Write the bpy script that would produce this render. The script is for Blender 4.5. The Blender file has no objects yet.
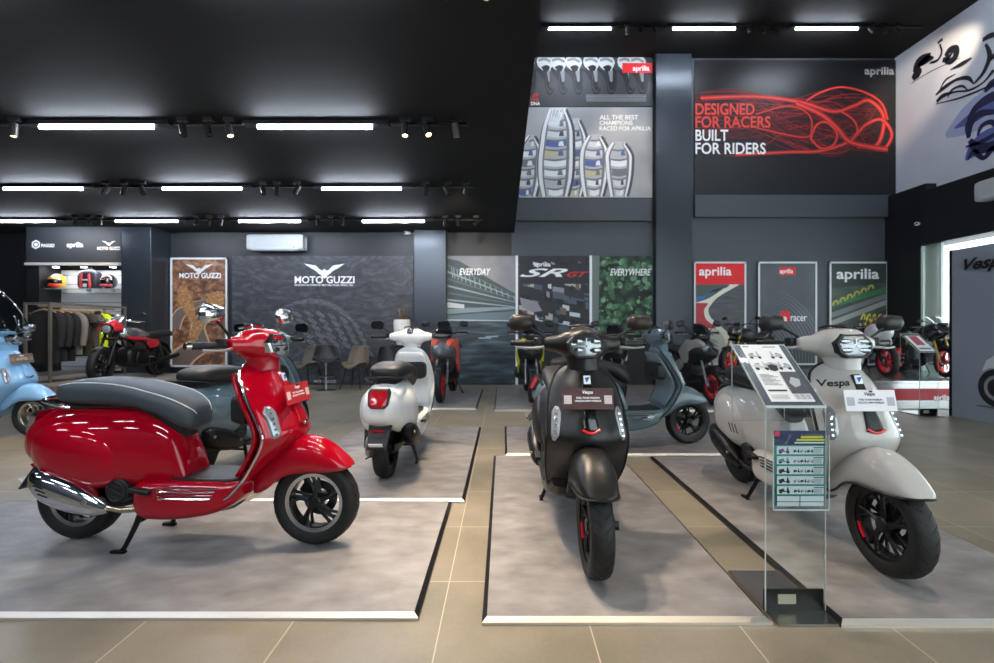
import bpy, bmesh, math, random
from mathutils import Vector, Matrix
R = math.radians
PI = math.pi
scn = bpy.context.scene
col = scn.collection

# ------------------------------------------------------------------ camera
F, CX, CY, H = 464.0, 503.0, 328.0, 1.193          # focal length in pixels, vanishing point, eye height
cam_data = bpy.data.cameras.new('camera')
cam_data.sensor_width = 36.0
cam_data.lens = F / 994 * 36.0
cam_data.shift_x = -(CX - 497.0) / 994
cam_data.shift_y = (CY - 331.5) / 994
cam_data.clip_start = 0.05
cam_data.dof.use_dof = True
cam_data.dof.focus_distance = 2.5
cam_data.dof.aperture_fstop = 2.4
cam = bpy.data.objects.new('camera', cam_data)
col.objects.link(cam)
cam.location = (0, 0, H)
cam.rotation_euler = (R(90), 0, 0)
scn.camera = cam
# ------------------------------------------------------------------ world, lights, exposure
EXPO = 0.9
WORLD = 2.0
LED_E = 84.0
SPOT_W = 130.0
scn.view_settings.view_transform = 'Standard'
scn.view_settings.look = 'None'
scn.view_settings.exposure = EXPO
scn.view_settings.gamma = 1.0
scn.view_settings.use_curve_mapping = False
w = bpy.data.worlds.new('daylight'); scn.world = w
w.use_nodes = True
bg = w.node_tree.nodes['Background']
bg.inputs[0].default_value = (0.90, 0.95, 1.0, 1)
bg.inputs[1].default_value = WORLD
def area(name, loc, rot, sx, sy, watts, color):
    l = bpy.data.lights.new(name, 'AREA'); l.shape = 'RECTANGLE'; l.size = sx; l.size_y = sy
    l.energy = watts; l.color = color
    o = bpy.data.objects.new(name, l); o.location = loc; o.rotation_euler = rot; col.objects.link(o)
    return o

# ------------------------------------------------------------------ materials
def lin(c):
    c = c / 255.0
    return c / 12.92 if c <= 0.04045 else ((c + 0.055) / 1.055) ** 2.4
def hexc(h):
    h = h.lstrip('#')
    return tuple(lin(int(h[i:i + 2], 16)) for i in (0, 2, 4)) + (1.0,)
MATS = {}
def M(name, h='#808080', rough=0.5, metal=0.0, coat=0.0, spec=0.5, emit=None, es=0.0, trans=0.0, ior=1.45, alpha=1.0):
    if name in MATS: return MATS[name]
    m = bpy.data.materials.new(name); m.use_nodes = True
    b = m.node_tree.nodes['Principled BSDF']
    b.inputs['Base Color'].default_value = hexc(h)
    b.inputs['Roughness'].default_value = rough
    b.inputs['Metallic'].default_value = metal
    b.inputs['Coat Weight'].default_value = coat
    b.inputs['Coat Roughness'].default_value = 0.04
    b.inputs['Specular IOR Level'].default_value = spec
    b.inputs['Transmission Weight'].default_value = trans
    b.inputs['IOR'].default_value = ior
    b.inputs['Alpha'].default_value = alpha
    if emit:
        b.inputs['Emission Color'].default_value = hexc(emit)
        b.inputs['Emission Strength'].default_value = es
    MATS[name] = m
    return m
def nodes(m): return m.node_tree.nodes, m.node_tree.links, m.node_tree.nodes['Principled BSDF']
def N(nt, typ, **kw):
    n = nt.new(typ)
    for k, v in kw.items():
        if k in n.inputs.keys(): n.inputs[k].default_value = v
        else: setattr(n, k, v)
    return n
def ramp(nt, stops):
    r = nt.new('ShaderNodeValToRGB')
    el = r.color_ramp.elements
    while len(el) < len(stops): el.new(0.5)
    for e, (p, h) in zip(el, stops): e.position = p; e.color = hexc(h)
    return r
def noise_mat(name, stops, scale=4.0, detail=6.0, rough=0.5, stretch=(1, 1, 1), dist=0.0, bump=0.0, rvar=None, coord='Object', tex='noise', spec=0.5):
    m = M(name, rough=rough, spec=spec); nt, lk, b = nodes(m)
    tc = nt.new('ShaderNodeTexCoord')
    mp = N(nt, 'ShaderNodeMapping'); mp.inputs['Scale'].default_value = stretch
    lk.new(tc.outputs[coord], mp.inputs[0])
    if tex == 'noise':
        n = N(nt, 'ShaderNodeTexNoise', Scale=scale, Detail=detail, Distortion=dist); out = n.outputs[0]
    elif tex == 'voronoi':
        n = N(nt, 'ShaderNodeTexVoronoi', Scale=scale); out = n.outputs['Distance']
    else:
        n = N(nt, 'ShaderNodeTexWave', Scale=scale, Distortion=dist, Detail=detail); out = n.outputs[1]
    lk.new(mp.outputs[0], n.inputs[0])
    r = ramp(nt, stops); lk.new(out, r.inputs[0]); lk.new(r.outputs[0], b.inputs['Base Color'])
    if bump:
        bp = N(nt, 'ShaderNodeBump', Strength=bump, Distance=0.01)
        lk.new(out, bp.inputs['Height']); lk.new(bp.outputs[0], b.inputs['Normal'])
    if rvar:
        mr = N(nt, 'ShaderNodeMapRange'); mr.inputs[3].default_value = rvar[0]; mr.inputs[4].default_value = rvar[1]
        lk.new(out, mr.inputs[0]); lk.new(mr.outputs[0], b.inputs['Roughness'])
    return m
def tile_floor(name, size, ox, oy, stops, grout, gw=0.004, rough=0.42):
    m = M(name, rough=rough); nt, lk, b = nodes(m)
    geo = nt.new('ShaderNodeNewGeometry')
    sep = nt.new('ShaderNodeSeparateXYZ'); lk.new(geo.outputs['Position'], sep.inputs[0])
    def math_(op, a, bb=None):
        n = nt.new('ShaderNodeMath'); n.operation = op
        for i, v in enumerate((a, bb)):
            if v is None: continue
            if isinstance(v, (int, float)): n.inputs[i].default_value = v
            else: lk.new(v, n.inputs[i])
        return n.outputs[0]
    lines, cells = [], []
    for k, o in ((0, ox), (1, oy)):
        d = math_('DIVIDE', math_('SUBTRACT', sep.outputs[k], o), size)
        fr = math_('FRACT', d)
        lines.append(math_('LESS_THAN', math_('MINIMUM', fr, math_('SUBTRACT', 1.0, fr)), gw / size / 2 * 1.0))
        cells.append(math_('FLOOR', d))
    line = math_('MAXIMUM', lines[0], lines[1])
    cmb = nt.new('ShaderNodeCombineXYZ'); lk.new(cells[0], cmb.inputs[0]); lk.new(cells[1], cmb.inputs[1])
    wn = nt.new('ShaderNodeTexWhiteNoise'); lk.new(cmb.outputs[0], wn.inputs[0])
    n1 = N(nt, 'ShaderNodeTexNoise', Scale=2.2, Detail=8.0); lk.new(geo.outputs['Position'], n1.inputs[0])
    n2 = N(nt, 'ShaderNodeTexNoise', Scale=60.0, Detail=3.0); lk.new(geo.outputs['Position'], n2.inputs[0])
    t = math_('ADD', math_('MULTIPLY', n1.outputs[0], 0.7), math_('MULTIPLY', wn.outputs[0], 0.16))
    t = math_('ADD', t, math_('MULTIPLY', n2.outputs[0], 0.14))
    r = ramp(nt, stops); lk.new(t, r.inputs[0])
    mx = nt.new('ShaderNodeMix'); mx.data_type = 'RGBA'
    lk.new(line, mx.inputs[0]); lk.new(r.outputs[0], mx.inputs[6]); mx.inputs[7].default_value = hexc(grout)
    lk.new(mx.outputs[2], b.inputs['Base Color'])
    return m

# ------------------------------------------------------------------ mesh builder
def sgnp(v, p): return math.copysign(abs(v) ** p, v)
def catmull(rows, m):
    """Smoothly resample a list of equal-length tuples, m pieces between neighbours."""
    out = []
    n = len(rows)
    for i in range(n - 1):
        p0, p1, p2, p3 = rows[max(i - 1, 0)], rows[i], rows[i + 1], rows[min(i + 2, n - 1)]
        for k in range(m):
            t = k / m
            out.append(tuple(0.5 * (2 * b + (c - a) * t + (2 * a - 5 * b + 4 * c - d) * t * t + (3 * b - a - 3 * c + d) * t ** 3)
                             for a, b, c, d in zip(p0, p1, p2, p3)))
    out.append(tuple(rows[-1]))
    return out
def lerp_rows(rows, key, kidx=0):
    rows = sorted(rows, key=lambda r: r[kidx])
    if key <= rows[0][kidx]: return rows[0]
    for a, b in zip(rows, rows[1:]):
        if key <= b[kidx]:
            t = (key - a[kidx]) / max(b[kidx] - a[kidx], 1e-9)
            return tuple(x + (y - x) * t for x, y in zip(a, b))
    return rows[-1]
class MB:
    def __init__(s): s.v = []; s.f = []; s.mi = []; s.m = 0; s.uv = None
    def add(s, vs, fs):
        o = len(s.v); s.v += [Vector(p) for p in vs]
        for f in fs: s.f.append(tuple(i + o for i in f)); s.mi.append(s.m)
        return s
    def box(s, c, d, rot=None):
        x, y, z = (k / 2 for k in d)
        ps = [Vector((a * x, b * y, e * z)) for a in (-1, 1) for b in (-1, 1) for e in (-1, 1)]
        if rot is not None:
            mt = rot if isinstance(rot, Matrix) else (Matrix.Rotation(rot[2], 3, 'Z') @ Matrix.Rotation(rot[1], 3, 'Y') @ Matrix.Rotation(rot[0], 3, 'X'))
            ps = [mt @ p for p in ps]
        c = Vector(c)
        return s.add([p + c for p in ps], [(0, 1, 3, 2), (4, 6, 7, 5), (0, 4, 5, 1), (2, 3, 7, 6), (0, 2, 6, 4), (1, 5, 7, 3)])
    def rings(s, loops, cap=True, close=False):
        n = len(loops[0]); vs = [p for l in loops for p in l]; fs = []
        k = len(loops)
        for i in range(k if close else k - 1):
            a, b = i * n, ((i + 1) % k) * n
            for j in range(n): fs.append((a + j, a + (j + 1) % n, b + (j + 1) % n, b + j))
        if cap and not close:
            fs.append(tuple(range(n - 1, -1, -1))); fs.append(tuple((k - 1) * n + j for j in range(n)))
        return s.add(vs, fs)
    def sheet(s, rows):
        n = len(rows[0]); vs = [p for l in rows for p in l]; fs = []
        for i in range(len(rows) - 1):
            for j in range(n - 1): fs.append((i * n + j, i * n + j + 1, (i + 1) * n + j + 1, (i + 1) * n + j))
        return s.add(vs, fs)
    def tube(s, pts, r, n=8, smooth=0, close=False):
        rr = r if isinstance(r, (list, tuple)) else [r] * len(pts)
        if smooth and len(pts) > 2:
            q = catmull([tuple(p) + (k,) for p, k in zip(pts, rr)], smooth)
            pts = [x[:3] for x in q]; rr = [x[3] for x in q]
        pts = [Vector(p) for p in pts]
        loops = []; up = None
        for i, p in enumerate(pts):
            if close: t = pts[(i + 1) % len(pts)] - pts[i - 1]
            else: t = (pts[min(i + 1, len(pts) - 1)] - pts[max(i - 1, 0)])
            if t.length < 1e-9: t = Vector((0, 0, 1))
            t.normalize()
            if up is None:
                up = Vector((0, 0, 1)) if abs(t.z) < 0.9 else Vector((1, 0, 0))
            a = t.cross(up)
            if a.length < 1e-6: a = t.cross(Vector((0, 1, 0)))
            a.normalize(); up = a.cross(t)
            loops.append([p + (a * math.cos(2 * PI * k / n) + up * math.sin(2 * PI * k / n)) * rr[i] for k in range(n)])
        return s.rings(loops, cap=not close, close=close)
    def cyl(s, p0, p1, r0, r1=None, n=20): return s.tube([p0, p1], [r0, r0 if r1 is None else r1], n)
    def lathe(s, prof, origin, axis, n=32, ring=False):
        """prof: (radius, height along axis) from one end to the other."""
        ax = Vector(axis).normalized(); a = ax.orthogonal().normalized(); b = ax.cross(a); o = Vector(origin)
        return s.rings([[o + ax * h + (a * math.cos(2 * PI * k / n) + b * math.sin(2 * PI * k / n)) * max(r, 1e-4) for k in range(n)] for r, h in prof], cap=prof[0][0] < .012 or prof[0] != prof[-1] and not ring)
    def ell(s, c, r, n=20, m=12, e=2.0, rot=None):
        c = Vector(c); loops = []
        for i in range(m + 1):
            ph = -PI / 2 + PI * i / m
            ch, sh = sgnp(max(math.cos(ph), 0.002), 2 / e), sgnp(math.sin(ph), 2 / e)
            l = []
            for k in range(n):
                t = 2 * PI * k / n
                p = Vector((r[0] * ch * sgnp(math.cos(t), 2 / e), r[1] * ch * sgnp(math.sin(t), 2 / e), r[2] * sh))
                if rot is not None: p = rot @ p
                l.append(c + p)
            loops.append(l)
        return s.rings(loops)
    def prism(s, poly, fn, d0, d1):
        """poly of 2-D points mapped by fn(a, b, depth)."""
        n = len(poly)
        vs = [fn(a, b, d0) for a, b in poly] + [fn(a, b, d1) for a, b in poly]
        fs = [tuple(range(n - 1, -1, -1)), tuple(range(n, 2 * n))] + [(i, (i + 1) % n, n + (i + 1) % n, n + i) for i in range(n)]
        return s.add(vs, fs)
    def flat(s, poly, fn):
        return s.add([fn(a, b) for a, b in poly], [tuple(range(len(poly)))])
    def loft(s, st, sub=4, k=28, n=2.3, zm=0.5, axis='x', yoff=0.0):
        """stations (pos, bottom, top, halfwidth[, exponent, zm])."""
        st = [tuple(q) + (n, zm)[len(q) - 4:] if len(q) < 6 else tuple(q) for q in st]
        loops = []
        for x, zb, zt, hw, nn, zz in catmull(st, sub):
            zc = zb + (zt - zb) * zz; hw = max(hw, 0.002); l = []
            for j in range(k):
                t = 2 * PI * (j + .5) / k; c, q = math.cos(t), math.sin(t)
                y = hw * sgnp(c, 2 / nn); z = zc + (max(zt - zc, .001) if q > 0 else max(zc - zb, .001)) * sgnp(q, 2 / nn)
                l.append(Vector((x, y + yoff, z)) if axis == 'x' else Vector((y + yoff, x, z)))
            loops.append(l)
        return s.rings(loops)
    def xf(s, mt):
        if mt is not None: s.v = [mt @ p for p in s.v]
        return s
    def build(s, name, mat, parent=None, smooth=True, bevel=0.0, solid=0.0, sub=0, sharp=38, off=-1):
        me = bpy.data.meshes.new(name)
        me.from_pydata([tuple(p) for p in s.v], [], s.f)
        mats = mat if isinstance(mat, (list, tuple)) else [mat]
        for m in mats: me.materials.append(m)
        for p, k in zip(me.polygons, s.mi): p.material_index = k
        bm = bmesh.new(); bm.from_mesh(me)
        if not s.uv: bmesh.ops.recalc_face_normals(bm, faces=bm.faces[:])
        for f in bm.faces: f.smooth = smooth
        if smooth and not sub:
            ang = R(sharp)
            for e in bm.edges:
                if len(e.link_faces) == 2 and e.calc_face_angle(0) > ang: e.smooth = False
        bm.to_mesh(me); bm.free()
        o = bpy.data.objects.new(name, me); col.objects.link(o)
        if parent is not None: o.parent = parent
        if solid:
            q = o.modifiers.new('thick', 'SOLIDIFY'); q.thickness = solid; q.offset = off
        if bevel:
            q = o.modifiers.new('edge', 'BEVEL'); q.width = bevel; q.segments = 2; q.limit_method = 'ANGLE'; q.angle_limit = R(40)
        if sub:
            q = o.modifiers.new('smooth', 'SUBSURF'); q.levels = sub; q.render_levels = sub
        return o
def tag(o, label=None, cat=None, group=None, kind=None):
    if label: o['label'] = label
    if cat: o['category'] = cat
    if group: o['group'] = group
    if kind: o['kind'] = kind
    return o
def empty(name, loc, rz=0.0, label=None, cat=None, group=None):
    o = bpy.data.objects.new(name, None); col.objects.link(o); o.empty_display_size = 0.1
    o.location = loc; o.rotation_euler = (0, 0, rz)
    return tag(o, label, cat, group)
def copy_tree(o, parent=None):
    c = o.copy(); col.objects.link(c)
    if parent is not None: c.parent = parent
    for ch in list(o.children): copy_tree(ch, c)
    return c
def structure(name, mb, mat, **kw):
    o = mb.build(name, mat, **kw); o['kind'] = 'structure'; return o
def text(string, w, h, origin, right, up, mat, parent=None, name='lettering', bold=0.03, shear=0.0, fn=None, depth=0.0006):
    """Lettering w wide and h tall about origin; (right, up) span its plane, or fn(a, b) maps it onto a curved face."""
    cu = bpy.data.curves.new(name, 'FONT'); cu.body = string; cu.size = 1.0
    cu.offset = bold; cu.shear = shear; cu.resolution_u = 3
    to = bpy.data.objects.new('tmp', cu)
    me = to.to_mesh()
    xs = [v.co.x for v in me.vertices]; ys = [v.co.y for v in me.vertices]
    x0, x1, y0, y1 = min(xs), max(xs), min(ys), max(ys)
    pts = [((v.co.x - x0) / (x1 - x0) * w - w / 2, (v.co.y - y0) / (y1 - y0) * h - h / 2) for v in me.vertices]
    mb = MB(); mb.uv = True
    if fn is None:
        r_, u_ = Vector(right).normalized(), Vector(up).normalized(); n_ = r_.cross(u_); o_ = Vector(origin)
        fn = lambda a, b: o_ + r_ * a + u_ * b + n_ * depth
    mb.add([fn(a, b) for a, b in pts], [tuple(p.vertices) for p in me.polygons])
    to.to_mesh_clear(); bpy.data.objects.remove(to); bpy.data.curves.remove(cu)
    return mb.build(name, mat, parent, smooth=False)
def gp(px, py):                         # floor point under a pixel, used for taking positions off the photograph
    Y = F * H / (py - CY); return (px - CX) / F * Y, Y
def at(px, Y): return (px - CX) / F * Y
def zz(py, Y): return H + (CY - py) / F * Y

# common materials
BLACKP = M('black_plastic', '#17181a', 0.45)
BLACKS = M('black_satin_metal', '#101113', 0.35, 0.3)
GLOSSK = M('gloss_black', '#0c0c0e', 0.12, 0.0, 0.6)
RUBBER = M('tyre_rubber', '#141516', 0.62)
CHROME = M('chrome', '#d8dade', 0.09, 1.0)
STEEL = M('brushed_steel', '#b4b2ae', 0.28, 1.0)
DSTEEL = M('dark_steel', '#55565a', 0.35, 0.9)
ALU = M('cast_aluminium', '#9a9c9e', 0.42, 0.85)
WHITEP = M('white_plastic', '#e6e8ea', 0.35)
WHITET = M('white_print', '#f2f2f2', 0.6)
REDT = M('red_print', '#e0242c', 0.6)
RED_LENS = M('red_lens', '#b3081a', 0.12, 0.0, 0.8)
RED_ACC = M('red_accent', '#d01524', 0.3, 0.0, 0.4)
LENS = M('clear_lens', '#9299a0', 0.10, 0.35, 0.8)
GLASS = M('clear_acrylic', '#f4fafa', 0.02, trans=1.0, ior=1.15)
EXPIPE = M('exhaust_steel', '#c3b49a', 0.22, 1.0)
LEATHK = M('black_leather', '#1d1e20', 0.5)
# ================================================================== SETTING
XL, XR, XM, YB, ZM, ZU = -11.2, 8.23, 0.235, 9.75, 3.2, 6.86
YF = -2.6
floor_m = tile_floor('floor_tiles', 0.6, -0.252, 2.184, [(0.25, '#6a6456'), (0.5, '#837a6a'), (0.8, '#988e7b')], '#b9ad96', 0.0045, 0.36)
ceil_m = M('black_ceiling', '#0c0d0f', 0.8)
wall_m = M('charcoal_wall', '#464b52', 0.5)
dark_m = M('dark_wall', '#17191c', 0.5)
pill_m = M('pillar_cladding', '#343a41', 0.3, 0.35)
structure('floor', MB().box(((XL + XR) / 2, (YB + YF) / 2, -0.05), (XR - XL + .6, YB - YF + .4, 0.1)), floor_m, smooth=False)
structure('ceiling', MB().box(((XL + XM) / 2, (YB + YF) / 2, ZM + .06), (XM - XL, YB - YF, 0.12)), ceil_m, smooth=False)
structure('ceiling_upper', MB().box(((XM + XR) / 2 + .1, (YB + YF) / 2, ZU + .05), (XR - XM + .4, YB - YF, 0.1)), ceil_m, smooth=False)
structure('trim_1', MB().box((XM - .05, (YB + YF) / 2, (ZM + ZU) / 2 + .06), (.1, YB - YF, ZU - ZM - .12)), dark_m, smooth=False)
structure('wall_back', MB().box(((XL + XR) / 2, YB + .1, ZU / 2), (XR - XL + .4, .2, ZU)), wall_m, smooth=False)
structure('wall_back_low', MB().box(((XL + .18) / 2, YB - .003, ZM / 2), (.18 - XL, .006, ZM)), M('low_wall', '#202328', .5), smooth=False)
structure('wall_front_unseen', MB().box(((XL + 1.2) / 2, YF - .1, ZU / 2), (1.2 - XL, .2, ZU)).box((4.7, YF - .1, 5.95), (7.0, .2, 1.8)), M('unseen_front_wall', '#4a4c4e', .7), smooth=False)  # unseen wall, added to keep bright daylight out of the paint reflections
structure('wall_left', MB().box((XL - .1, (YB + YF) / 2, ZM / 2), (.2, YB - YF, ZM)), dark_m, smooth=False)
# right wall: white upper mural wall, lintel band, glazing below
white_wall = noise_mat('mural_white', [(0.3, '#c6ccd9'), (0.7, '#dfe4ee')], 0.7, 2, 0.6)
structure('wall_right', MB().box((XR + .1, (YB + YF) / 2, (3.7 + ZU) / 2), (.2, YB - YF, ZU - 3.7)), white_wall, smooth=False)
structure('trim_2', MB().box((8.14, 4.0 - 0.0, 3.26), (.48, 9.58, 1.02)), dark_m, smooth=False)            # lintel band over the glazing
structure('trim_3', MB().box((8.2, 9.28, 1.97), (.35, .94, 3.94)), dark_m, smooth=False)                      # dark corner pier
structure('trim_4', MB().box((6.05, YB - .04, 3.74), (4.1, .08, .46)), wall_m, smooth=False, bevel=.01)       # ledge band below the billboards
structure('trim_5', MB().box((1.65, YB - .04, 3.66), (2.9, .08, .46)), wall_m, smooth=False, bevel=.01)
frost = M('frosted_glass', '#d4e2da', 0.4, trans=0.8, ior=1.3)
clear = M('window_glass', '#f2fbf8', 0.02, trans=1.0, ior=1.05)
g = structure('window_1', MB().box((8.0, 8.66, 1.375), (.03, .36, 2.75)), frost, smooth=False)
fr = MB()
for y in (8.46, 8.83): fr.box((8.0, y, 1.375), (.06, .04, 2.75))
o = fr.build('window_frame', M('window_frame', '#c9d2cf', .4), g)
g3 = structure('window_3', MB().box((4.7, YF - .1, 2.5), (7.0, .03, 5.0)), clear, smooth=False)
fr = MB()
for x_ in (1.25, 3.0, 4.7, 6.4, 8.15): fr.box((x_, YF - .1, 2.5), (.06, .08, 5.0))
fr.build('window_frame', BLACKS, g3, smooth=False)
g2 = structure('window_2', MB().box((8.0, 2.95, 1.375), (.03, 10.95, 2.75)), clear, smooth=False)
# pillars
for i, (x0, x1, zt, yf) in enumerate(((656, 692, ZU, 9.58), (414, 446, ZM, 9.5), (121, 151, ZM, 9.2))):
    a, b = at(x0, yf), at(x1, yf)
    structure('pillar_%d' % (i + 1), MB().box(((a + b) / 2, (yf + YB) / 2, zt / 2), (b - a, YB - yf, zt)), pill_m, smooth=False, bevel=.008)

# ---- low display platforms on the floor
mat_m = noise_mat('platform_vinyl', [(0.30, '#757170'), (0.5, '#85817f'), (0.70, '#959190')], 7.0, 15, 0.45, stretch=(.8, 1.4, 1), dist=.1)
def mat_platform(x0, x1, y0, y1, label, trims, h=0.025):
    r = empty('display_platform', ((x0 + x1) / 2, (y0 + y1) / 2, 0), 0, label, 'platform', 'low display platforms on the tiled floor')
    hx, hy, e = (x1 - x0) / 2, (y1 - y0) / 2, .02
    MB().box((0, 0, h / 2), (2 * hx - 2 * e, 2 * hy - 2 * e, h)).build('platform_top', mat_m, r, smooth=False)
    for side, mt in trims.items():
        b = MB()
        if side == 'f': q = [(-hx, -hy, 0), (hx, -hy, 0), (hx - e, -hy + e, h + .001), (-hx + e, -hy + e, h + .001)]
        if side == 'b': q = [(hx, hy, 0), (-hx, hy, 0), (-hx + e, hy - e, h + .001), (hx - e, hy - e, h + .001)]
        if side == 'r': q = [(hx, -hy, 0), (hx, hy, 0), (hx - e, hy - e, h + .001), (hx - e, -hy + e, h + .001)]
        if side == 'l': q = [(-hx, hy, 0), (-hx, -hy, 0), (-hx + e, -hy + e, h + .001), (-hx + e, hy - e, h + .001)]
        c = Vector((0, 0, 0))
        # a wedge strip: sloping face, with a short vertical lip at the floor
        q = [Vector(p) for p in q]
        lip = Vector((0, 0, .012))
        b.add([q[0], q[1], q[1] + lip, q[0] + lip, q[2], q[3]], [(0, 1, 2, 3), (3, 2, 4, 5)])
        b.build('edge_trim', mt, r, smooth=False)
    return r
st, dk = M('trim_steel', '#e6e0d6', .42, 1.0), M('trim_dark', '#3b3a3c', .3, .8)
mat_platform(-3.35, -.345, 1.89, 3.15, 'grey vinyl display platform under the red scooter with steel front edge', {'f': st, 'b': dk, 'r': dk, 'l': dk})
mat_platform(-1.73, -.262, 3.16, 5.5, 'grey vinyl display platform under the white scooter seen from behind', {'f': st, 'b': dk, 'r': dk, 'l': dk})
mat_platform(-.085, 1.083, 1.86, 4.27, 'grey vinyl display platform under the matte black scooter', {'f': st, 'l': dk, 'r': dk, 'b': dk})
mat_platform(1.345, 2.56, 1.845, 4.25, 'grey vinyl display platform under the pale grey scooter', {'f': st, 'l': dk, 'r': dk, 'b': dk})
mat_platform(.02, 3.3, 4.30, 5.55, 'wide grey vinyl display platform under the slate scooter facing right', {'f': st, 'l': dk, 'r': dk, 'b': dk})
mat_platform(-1.6, -.385, 6.75, 8.9, 'grey vinyl platform under the orange and grey sport scooter', {'f': st, 'l': dk, 'r': dk, 'b': dk})
mat_platform(-.13, 3.55, 6.62, 9.2, 'long grey vinyl platform under the yellow sport scooter', {'f': st, 'l': dk, 'r': dk, 'b': dk})

# ================================================================== CEILING LAMPS
led_m = M('led_tube', '#ffffff', 0.4, emit='#e6f0ff', es=LED_E)
def led(px0, px1, py, z, label, dz=.0):
    Y = F * (z - .06 - H) / (CY - py)
    x0, x1 = at(px0, Y), at(px1, Y)
    r = empty('linear_lamp', ((x0 + x1) / 2, Y, z), 0, label, 'ceiling light', 'white tube lamps on the black ceilings')
    L = x1 - x0
    MB().box((0.02, 0, -.022), (L + .30, .085, .044)).build('housing', BLACKS, r, smooth=False, bevel=.003)
    MB().cyl((-L / 2, 0, -.058), (L / 2, 0, -.058), .016, n=12).build('tube', led_m, r)
    return r
rows = [('front row of the low ceiling', ZM, 127.5, [(40, 153, 'left tube'), (258, 372, 'right tube')]),
        ('middle row of the low ceiling', ZM, 189, [(4, 82, 'leftmost tube'), (163, 241, 'centre tube'), (322, 401, 'rightmost tube')]),
        ('back row of the low ceiling', ZM, 221.5, [(-3, 54, 'leftmost tube'), (116, 177, 'second tube from left'), (239, 300, 'tube above the air conditioner'), (363, 424, 'tube nearest the pillar')]),
        ('high ceiling', ZU, 29, [(549, 611, 'tube above the trophy billboard'), (673, 735, 'tube beside the tall pillar'), (796, 858, 'tube nearest the white mural wall')])]
for rn, z, py, ls in rows:
    for a, b, w_ in ls: led(a, b, py, z, 'white linear lamp, %s, %s' % (w_, rn))
# rows overhead, in front of the picture's upper edge: the same lamps go on towards the shop front
for Y in (2.55, 0.5, -1.5):
    for x in (-5.6, -3.45, -1.3):
        py = CY - F * (ZM - .06 - H) / Y if Y > 0.1 else None
        r = empty('linear_lamp', (x, Y, ZM), 0, 'white linear lamp overhead, above the foreground scooters', 'ceiling light', 'tube lamps overhead nearer the shop front')
        MB().box((0, 0, -.022), (1.42, .085, .044)).build('housing', BLACKS, r, smooth=False)
        MB().cyl((-.56, 0, -.058), (.56, 0, -.058), .016, n=12).build('tube', led_m, r)
for Y in (5.6, 2.6):
    for x in (1.9, 4.2, 6.6):
        r = empty('linear_lamp', (x, Y, ZU), 0, 'white linear lamp overhead on the high ceiling', 'ceiling light', 'tube lamps overhead on the high ceiling')
        MB().box((0, 0, -.022), (1.42, .085, .044)).build('housing', BLACKS, r, smooth=False)
        MB().cyl((-.56, 0, -.058), (.56, 0, -.058), .016, n=12).build('tube', led_m, r)
lamp_on = M('warm_lamp', '#fff0d8', .4, emit='#ffd9a0', es=16.0)
lamp_off = M('dim_lamp', '#3a342c', .3)
def spot_at(x, Y, z, lit, tilt, label, watts=None, aim=None, size=62, group='cylinder spotlights on the ceiling tracks'):
    r = empty('track_spotlight', (x, Y, z), 0, label, 'spotlight', group)
    MB().box((0, 0, -.02), (.10, .034, .04)).cyl((0, 0, -.03), (0, 0, -.10), .009, n=8).build('mount', BLACKS, r)
    c = Vector((0, 0, -.12))
    d = (Vector(aim) - Vector((x, Y, z)) - c).normalized() if aim else Vector((math.sin(tilt), -.35, -math.cos(tilt))).normalized()
    MB().lathe([(.028, -.06), (.032, -.055), (.032, .07), (.026, .07), (.026, .05)], c, d, 16).build('can', M('spot_can', '#2b2a29', .4, .5), r)
    MB().lathe([(.001, .052), (.025, .052), (.025, .058), (.001, .06)], c, d, 14).build('lamp', lamp_on if lit else lamp_off, r)
    if lit and watts:
        l = bpy.data.lights.new('spot_beam', 'SPOT'); l.energy = watts; l.color = (1.0, .80, .58); l.spot_size = R(size); l.spot_blend = .8; l.shadow_soft_size = .04
        lo = bpy.data.objects.new('spot_beam', l); col.objects.link(lo)
        lo.location = Vector((x, Y, z)) + c + d * .08
        lo.rotation_euler = d.to_track_quat('-Z', 'Y').to_euler()
    return r
def spot(px, py, z, lit, tilt, label, watts=None, aim=None):
    Y = F * (z - .17 - H) / (CY - py)
    return spot_at(at(px, Y), Y, z, lit, tilt, label, watts, aim)
W = SPOT_W
S_FRONT = [(14, 1, -.1, (-4.6, 4.2, 0)), (183, 0, .4, None), (208, 0, .45, None), (229, 1, .3, (-1.7, 4.0, 0)), (405, 1, .1, (-.7, 3.6, 0)), (427, 1, .1, (.3, 3.2, 0)), (456, 1, .15, (-.1, 5.4, 0))]
nm = ['first', 'second', 'third', 'fourth', 'fifth', 'sixth', 'seventh', 'eighth', 'ninth', 'tenth', 'eleventh', 'twelfth']
for k, (px, lit, t, aim) in enumerate(S_FRONT):
    spot(px, 135, ZM, lit, t, 'black cylinder spotlight in the front ceiling row, %s from the left, %s' % (nm[k], 'glowing warm' if lit else 'turned away'), W, aim)
S_MID = [(106, 0, -.3, None), (124, 1, 0, (-7.2, 8.0, .9)), (142, 0, .5, None), (263, 0, .4, None), (277, 0, .1, None), (297, 0, -.3, None), (426, 0, 0, None), (447, 0, .5, None), (466, 1, -.3, (-1.2, 9.7, 2.2))]
for k, (px, lit, t, aim) in enumerate(S_MID):
    spot(px, 193.5, ZM, lit, t, 'black cylinder spotlight in the middle ceiling row, %s from the left, %s' % (nm[k], 'lit' if lit else 'unlit'), W * .8, aim)
S_BACK = [(75, 0, .2, None), (89, 1, 0, (-8.6, 9.7, 2.4)), (100, 0, .3, None), (196, 0, .2, None), (209, 0, .1, None), (221, 0, 0, None), (318, 0, .2, None), (331, 0, 0, None), (342, 0, .1, None), (445, 0, 0, None), (458, 0, .1, None), (476, 0, -.5, None)]
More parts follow.
